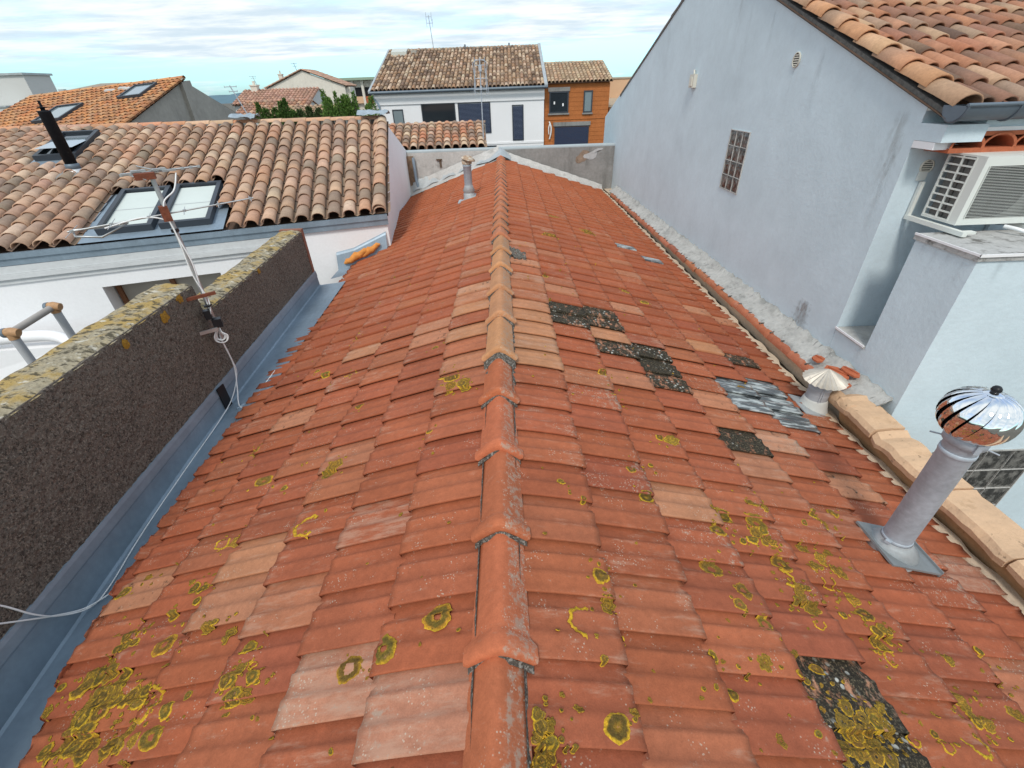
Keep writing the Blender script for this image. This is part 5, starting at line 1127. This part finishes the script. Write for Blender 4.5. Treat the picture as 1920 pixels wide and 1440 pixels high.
# ================================================================== RED BLOCK ANNEX, PEACH HOUSE
ax_ = thing('block_house', (4.3, 32, 0), 'unrendered orange red block house with two dark windows beside the white modern house', 'house')
b = MB(); b.add([(2.46, 30.3, 0), (6.2, 30.3, 0), (6.2, 36, 0), (2.46, 36, 0), (2.46, 30.3, 8.52), (6.2, 30.3, 8.52), (6.2, 36, 8.4), (2.46, 36, 8.4), (6.2, 33, 9.5), (2.46, 33, 9.5)], [(0, 1, 5, 4), (1, 2, 6, 8, 5), (3, 0, 4, 9, 7)])
for i in range(14): b.box(2.47, 30.287, 5.5+i*.22, 6.19, 30.299, 5.5+i*.22+.205)
b.box(2.47, 30.26, 6.82, 6.19, 30.299, 6.86); b.build('wall', BRICK, ax_)
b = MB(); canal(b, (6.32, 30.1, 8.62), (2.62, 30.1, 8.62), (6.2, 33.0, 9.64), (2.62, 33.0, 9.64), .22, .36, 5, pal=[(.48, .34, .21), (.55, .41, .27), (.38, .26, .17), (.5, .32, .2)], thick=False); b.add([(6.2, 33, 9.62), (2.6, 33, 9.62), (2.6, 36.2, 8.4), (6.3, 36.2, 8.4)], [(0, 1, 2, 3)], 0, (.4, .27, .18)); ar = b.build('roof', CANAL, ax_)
b = MB(); ridge_caps(b, (6.2, 33, 9.66), (2.62, 33, 9.66), .45, .09, [(.34, .28, .2), (.42, .32, .22)]); b.build('ridge_cap', CANAL, ar)
for a in ((2.74, 7.16, 3.86, 8.22), (4.72, 7.14, 5.24, 8.22)): win(ax_, *a, 30.26, GLASSL if a[0] > 4 else GLASS, fr=.07)
b = MB(); MB().box(2.68, 30.22, 8.225, 3.92, 30.259, 8.42).build('lintel', CEM, ax_); MB().box(2.68, 30.2, 7.08, 3.92, 30.259, 7.155).build('window_sill', CEM, ax_); MB().box(4.68, 30.2, 7.06, 5.28, 30.259, 7.135).build('window_sill', CEM, ax_); MB().box(3.0, 30.22, 6.50, 5.2, 30.259, 6.70).build('lintel', CEM, ax_)
win(ax_, 3.08, 4.6, 5.12, 6.495, 30.26, SHUT, True, 'garage_door', .04)
b = MB(); b.tube(spl([(2.75, 30.2, 6.75), (2.85, 30.15, 6.5), (2.86, 30.15, 6.2), (2.78, 30.2, 5.85)], 6), .04, 8); b.tube(spl([(2.8, 30.2, 6.7), (2.72, 30.15, 6.4), (2.74, 30.15, 6.1)], 6), .03, 8); b.build('hanging_sheath', PVC, ax_)
b = MB()
for x, z in ((3.0, 7.6), (3.5, 7.5)): MB().box(x, 30.235, z, x+.08, 30.245, z+.14).build('window_sticker', WHITE2, ax_)
ph = thing('peach_house', (8.3, 36, 0), 'plain peach rendered house half hidden behind the grey blue gable', 'house')
b = MB(); b.box(6.55, 33.5, 0, 13, 40, 8.75); b.box(6.7, 32.4, 0, 13, 33.49, 7.3); b.build('wall', PEACHW, ph)
b = MB(); b.hexa([(6.5, 32.2, 7.3), (13, 32.2, 7.3), (13, 33.49, 7.6), (6.5, 33.49, 7.6), (6.5, 32.2, 7.42), (13, 32.2, 7.42), (13, 33.49, 7.75), (6.5, 33.49, 7.75)]); b.box(6.5, 33.45, 8.75, 13, 40, 8.83); b.build('roof', M('grey_beige_roof', (.42, .36, .28), .9, [(2, .1)]), ph)
b = MB(); b.tube([(7.3, 32.3, 7.3), (7.35, 32.33, 6.9), (7.35, 32.33, 4)], .05, 8); b.build('downpipe', PEACHW, ph)

# ================================================================== LEFT BACKGROUND
oh = thing('orange_roof_house', (-15, 18, 0), 'old house with bright orange barrel tile roof, two small roof windows and bare grey gable', 'house')
OX = -10.55
b = MB(); b.add([(OX, 13.9, 0), (OX, 22.2, 0), (OX, 22.2, 7.45), (OX, 18, 9.0), (OX, 13.9, 7.72), (-15.6, 13.9, 0), (-15.6, 13.9, 7.32), (-15.6, 18, 8.62), (-15.6, 22.2, 7.4), (-15.6, 22.2, 0)], [(0, 1, 2, 3, 4), (5, 0, 4, 6), (9, 5, 6, 7, 8)])
b.hexa([(OX, 17.55, 0), (OX+.12, 17.55, 0), (OX+.12, 18.9, 0), (OX, 18.9, 0), (OX, 17.75, 8.92), (OX+.12, 17.75, 8.92), (OX+.12, 18.25, 8.98), (OX, 18.25, 8.98)]); b.build('wall', GREYW, oh)
PALO = [(.56, .25, .10), (.52, .21, .085), (.60, .31, .14), (.47, .20, .09), (.50, .28, .15), (.58, .27, .11), (.40, .20, .10)]
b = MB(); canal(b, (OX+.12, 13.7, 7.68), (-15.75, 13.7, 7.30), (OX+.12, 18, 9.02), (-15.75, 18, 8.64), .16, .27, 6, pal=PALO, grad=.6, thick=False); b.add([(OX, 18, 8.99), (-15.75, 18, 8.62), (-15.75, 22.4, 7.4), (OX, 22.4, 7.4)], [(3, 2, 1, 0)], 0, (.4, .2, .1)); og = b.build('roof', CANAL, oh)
b = MB(); ridge_caps(b, (OX+.1, 18, 9.05), (-15.75, 18, 8.67), .45, .10, PALO); b.build('ridge_cap', CANAL, og)
b = MB(); b.tube([(OX+.15, 13.6, 7.62), (-15.7, 13.6, 7.24)], .06, 8); b.build('gutter', ZINCD, oh)
def oq(x0, x1, t0, t1): 
    f = lambda x, t_: Vector((x, 13.7+4.3*t_, 7.68+1.34*t_-.0715*(OX+.12-x)+.11)); return [f(x0, t1), f(x1, t1), f(x1, t0), f(x0, t0)]
on = Vector((-.07, -.30, .95)); skylight(oh, oq(-13.6, -12.75, .33, .60), on, .06, .05, False); skylight(oh, oq(-11.75, -11.0, .62, .86), on, .06, .05, False)
b = MB()
for x, y, z in ((-12.6, 17.4, 8.77), (-11.9, 17.3, 8.80), (-12.2, 17.5, 8.82)): MB().obox((x, y, z), (.15, .02, 0), (0, .06, .02), (0, 0, .02)).build('loose_slab', CEML, og)
lb = thing('pale_block', (-26, 24.7, 0), 'tall pale windowless building cut by the left edge of the picture', 'building')
b = MB(); b.box(-32, 24, 0, -20.85, 25.4, 9.58); b.box(-32, 23, 0, -21.4, 23.99, 8.42); b.build('wall', PALEW, lb)
b = MB(); b.box(-32.1, 23.92, 9.58, -20.78, 25.5, 9.66); b.box(-32, 22.95, 8.42, -21.35, 23.90, 8.48); b.build('roof_edge', LEAD, lb)
gh = thing('grey_roof_house', (-29, 42, 0), 'low pale house with flat brown-grey hip roof behind the orange roof', 'house')
b = MB(); b.box(-32.2, 40, 0, -27.2, 46, 9.25); b.build('wall', PALEW, gh)
b = MB(); b.add([(-32.5, 39.6, 9.25), (-26.9, 39.6, 9.25), (-26.9, 46.4, 9.25), (-32.5, 46.4, 9.25), (-30.9, 42, 9.75), (-28.0, 42, 9.75)], [(0, 1, 5, 4), (1, 2, 5), (2, 3, 4, 5), (3, 0, 4)]); b.build('roof', M('brown_grey_roof', (.30, .25, .20), .9, [(3, .15)]), gh)
def farhouse(name, loc, label, x0, x1, y0, y1, ze, zr, wm, pal, gable_front=True, chim=None, cat='house', tiles=True):
    o = thing(name, loc, label, cat); b = MB(); xm = (x0+x1)/2; ym = (y0+y1)/2
    if gable_front: b.add([(x0, y0, 0), (x1, y0, 0), (x1, y0, ze), (xm, y0, zr), (x0, y0, ze), (x0, y1, 0), (x0, y1, ze), (x1, y1, 0), (x1, y1, ze)], [(0, 1, 2, 3, 4), (5, 0, 4, 6), (1, 7, 8, 2)])
    else: b.add([(x0, y0, 0), (x1, y0, 0), (x1, y0, ze), (x0, y0, ze), (x0, y1, 0), (x1, y1, 0), (x1, y1, ze), (x0, y1, ze), (x1, ym, zr), (x0, ym, zr)], [(0, 1, 2, 3), (1, 5, 6, 8, 2), (4, 0, 3, 9, 7)])
    b.build('wall', wm, o); b = MB()
    if gable_front:
        for q_, xa in enumerate((x0-.2, x1+.2)):
            if q_: b.build('roof', CANAL, o); b = MB()
            canal(b, (xa, y0-.12, ze-.02), (xa, y1, ze-.02), (xm, y0-.12, zr+.06), (xm, y1, zr+.06), .26, .4, 4, pal=pal, thick=False, chan=False)
    else:
        canal(b, (x1+.1, y0-.2, ze), (x0-.1, y0-.2, ze), (x1+.1, ym, zr+.05), (x0-.1, ym, zr+.05), .24, .38, 4, pal=pal, thick=False); b.add([(x1+.1, ym, zr+.03), (x0-.1, ym, zr+.03), (x0-.1, y1, ze), (x1+.1, y1, ze)], [(0, 1, 2, 3)], 0, pal[0])
    rf = b.build('roof', CANAL, o)
    if chim:
        for x, y, z0_, z1_, w_ in chim:
            b = MB(); b.box(x-w_, y-w_, z0_, x+w_, y+w_, z1_); b.box(x-w_*1.2, y-w_*1.2, z1_, x+w_*1.2, y+w_*1.2, z1_+.08); b.tube([(x, y, z1_+.08), (x, y, z1_+.3)], w_*.45, 8); b.build('chimney', CREAMW, rf)
    return o
ch_ = farhouse('cream_house', (-16.4, 48, 0), 'stained cream house with a wide blank gable in the far left background', -19.6, -13.1, 45, 48, 9.05, 10.2, CREAMW, [(.45, .28, .2), (.4, .25, .18)], True, [(-18.5, 45.8, 9.3, 10.0, .16)])
b = MB(); b.box(-13.08, 45.3, 0, -12.75, 46.4, 9.0); b.build('side_wall', CREAMW, ch_)
farhouse('small_red_house', (-15.8, 40, 0), 'small house with pinkish red tile roof and brick chimney in front of the cream gable', -18.4, -13.2, 36.4, 41, 8.05, 8.85, PALEW, [(.46, .26, .18), (.5, .3, .22), (.43, .24, .17)], False, [(-17.6, 38.5, 8.6, 9.15, .22)])
farhouse('low_tile_house', (-12.4, 30, 0), 'low roof of pale red barrel tiles seen over the ridge left of the shrubs', -13.8, -10.4, 27, 31, 7.6, 8.2, PALEW, [(.45, .22, .13), (.52, .33, .22), (.36, .2, .14)], False)
farhouse('ochre_tile_house', (-8.6, 25.5, 0), 'lowest ochre tile roof just over the ridge below the shrubs', -10.9, -8.0, 24, 27, 7.62, 7.95, GREYW, [(.5, .34, .2), (.4, .27, .17), (.55, .4, .26)], False)
ab = thing('apartment_block', (-15, 63, 0), 'cream apartment block with loggias and a green roof edge left of the white modern house', 'building')
b = MB(); b.box(-19, 60, 0, -13.2, 70, 9.75)
for x in (-18.8, -17.6, -16.5, -15.4, -14.3, -13.5): b.box(x-.13, 59.6, 0, x+.13, 59.998, 9.75)
b.build('wall', CREAMW, ab)
b = MB(); b.box(-19.4, 59.2, 9.76, -13.0, 70.4, 10.0); b.build('roof', M('green_roof_edge', (.28, .36, .27), .8), ab)
for i, x in enumerate((-18.2, -17.05, -15.95, -14.85, -13.9)):
    for z in (5.2, 7.9):
        b = MB(); b.box(x-.40, 59.9, z, x+.40, 59.995, z+1.2); f = b.build('loggia', DARK, ab)
        b = MB(); b.box(x-.42, 59.7, z-.3, x+.42, 59.89, z+.35); b.build('balcony_rail', TERR if i % 2 else PEACHW, f)
cb2 = thing('distant_block', (-122, 152, 0), 'distant apartment tower cluster on the skyline beside the pale windowless building', 'building')
b = MB(); b.box(-131.5, 150, 0, -120, 156, 10.6); b.box(-129, 149, 0, -126, 150, 11.3); b.box(-122, 149, 0, -120.5, 150, 12.2); b.box(-124.2, 149, 0, -123.2, 150, 12.0); b.build('wall', M('far_facade', (.40, .42, .42), .9, [(.3, .3)]), cb2)
b = MB()
for i in range(4): b.box(-131+i*2.7, 149.4, 8.8, -129.6+i*2.7, 149.99, 9.9)
b.build('window', GLASS, cb2)
# small aerials on far houses
for nm, bs_, tp_, lab, r in (('house_aerial', (-9.9, 20.6, 7.6), (-10.35, 20.6, 8.85), 'dark aerial pole with a short crossbar leaning at the foot of the grey gable', .02), ('house_aerial', (-17.35, 38.6, 8.9), (-17.6, 38.6, 9.75), 'tiny aerial above the brick chimney of the pinkish red roof', .02), ('house_aerial', (-16.6, 45.2, 9.3), (-16.95, 45.2, 10.75), 'small aerial standing on the apex of the cream gable', .03)):
    pole_aerial(nm, bs_, tp_, lab, [(.97, .22, .03), (.85, .15, .03)], 'aerials on distant houses', r)

# ------------------------------------------------------------------ shrubs and trees
def shrub(name, label, base, spikes, nleaf, size, cols, seed, trunk_h):
    R_ = random.Random(seed); o = thing(name, base, label, 'shrub'); B = Vector(base)
    b = MB()
    for (dx, dy, hh, rad) in spikes: b.tube([B+Vector((dx*.3, dy*.3, 0)), B+Vector((dx*.8, dy*.8, trunk_h*.6)), B+Vector((dx, dy, trunk_h+hh*.8))], [.06, .04, .01], 6)
    b.build('trunk', BARK, o); b = MB(); tot = sum(s[2]*s[3] for s in spikes)
    for (dx, dy, hh, rad) in spikes:
        for i in range(int(nleaf*hh*rad/tot)):
            q = R_.random()**.85; a = R_.uniform(0, 6.28); rr = rad*(1-q*.82)*R_.random()**.45*(1+.25*math.sin(a*3+q*9))
            p = B+Vector((dx+rr*math.cos(a), dy+rr*math.sin(a), trunk_h+hh*q+R_.uniform(-.05, .05)))
            d = Vector((math.cos(a)*.5+R_.uniform(-.5, .5), math.sin(a)*.5+R_.uniform(-.5, .5), R_.uniform(.2, 1.3))).normalized(); e = d.orthogonal().normalized(); e.rotate(Matrix.Rotation(R_.uniform(0, 6.28), 3, d))
            l = size*R_.uniform(.6, 1.4); c_ = lerp(cols[0], cols[1], R_.random()); k = R_.uniform(.7, 1.25); c_ = tuple(x*k for x in c_)
            b.add([p-e*l*.28, p+d*l*.5-e*l*.2, p+d*l, p+d*l*.5+e*l*.28], [(0, 1, 2, 3)], 0, c_)
    b.build('foliage', LEAF, o); return o
R2 = random.Random(11)
shrub('conifer_shrub', 'bright green bushy conifer with upright tips left of the white modern house', (-6.5, 22, 6.2), [(R2.uniform(-.95, 1.0), R2.uniform(-.5, .5), R2.uniform(.5, .85), R2.uniform(.25, .36)) for _ in range(9)]+[(-.85, 0, 1.0, .2), (-.4, .1, .95, .18), (.1, 0, .82, .3), (.35, .1, .90, .2), (-.75, 0, .75, .4), (-.2, 0, .7, .45), (.9, 0, .45, .35)], 6500, .085, ((.055, .135, .022), (.15, .24, .05)), 1, 1.35)
shrub('climber_shrub', 'dark green rambling bush climbing over the tile roofs in the left background', (-9.3, 22, 6.2), [(-.85, 0, .75, .22), (-.6, 0, .55, .35), (-.25, .1, .55, .35), (.1, 0, .75, .3), (.28, 0, .88, .22), (.5, .1, .45, .3), (.0, 0, .4, .5)], 4200, .085, ((.04, .10, .02), (.11, .18, .04)), 2, 1.25)
shrub('low_shrub', 'low mixed green bush between the climbing bush and the bright conifer', (-8.2, 22.3, 6.2), [(-.4, 0, .35, .35), (0, 0, .45, .3), (.4, 0, .38, .35), (.75, 0, .35, .3), (-.75, 0, .3, .25)], 3000, .08, ((.035, .07, .02), (.10, .13, .05)), 3, 1.35)
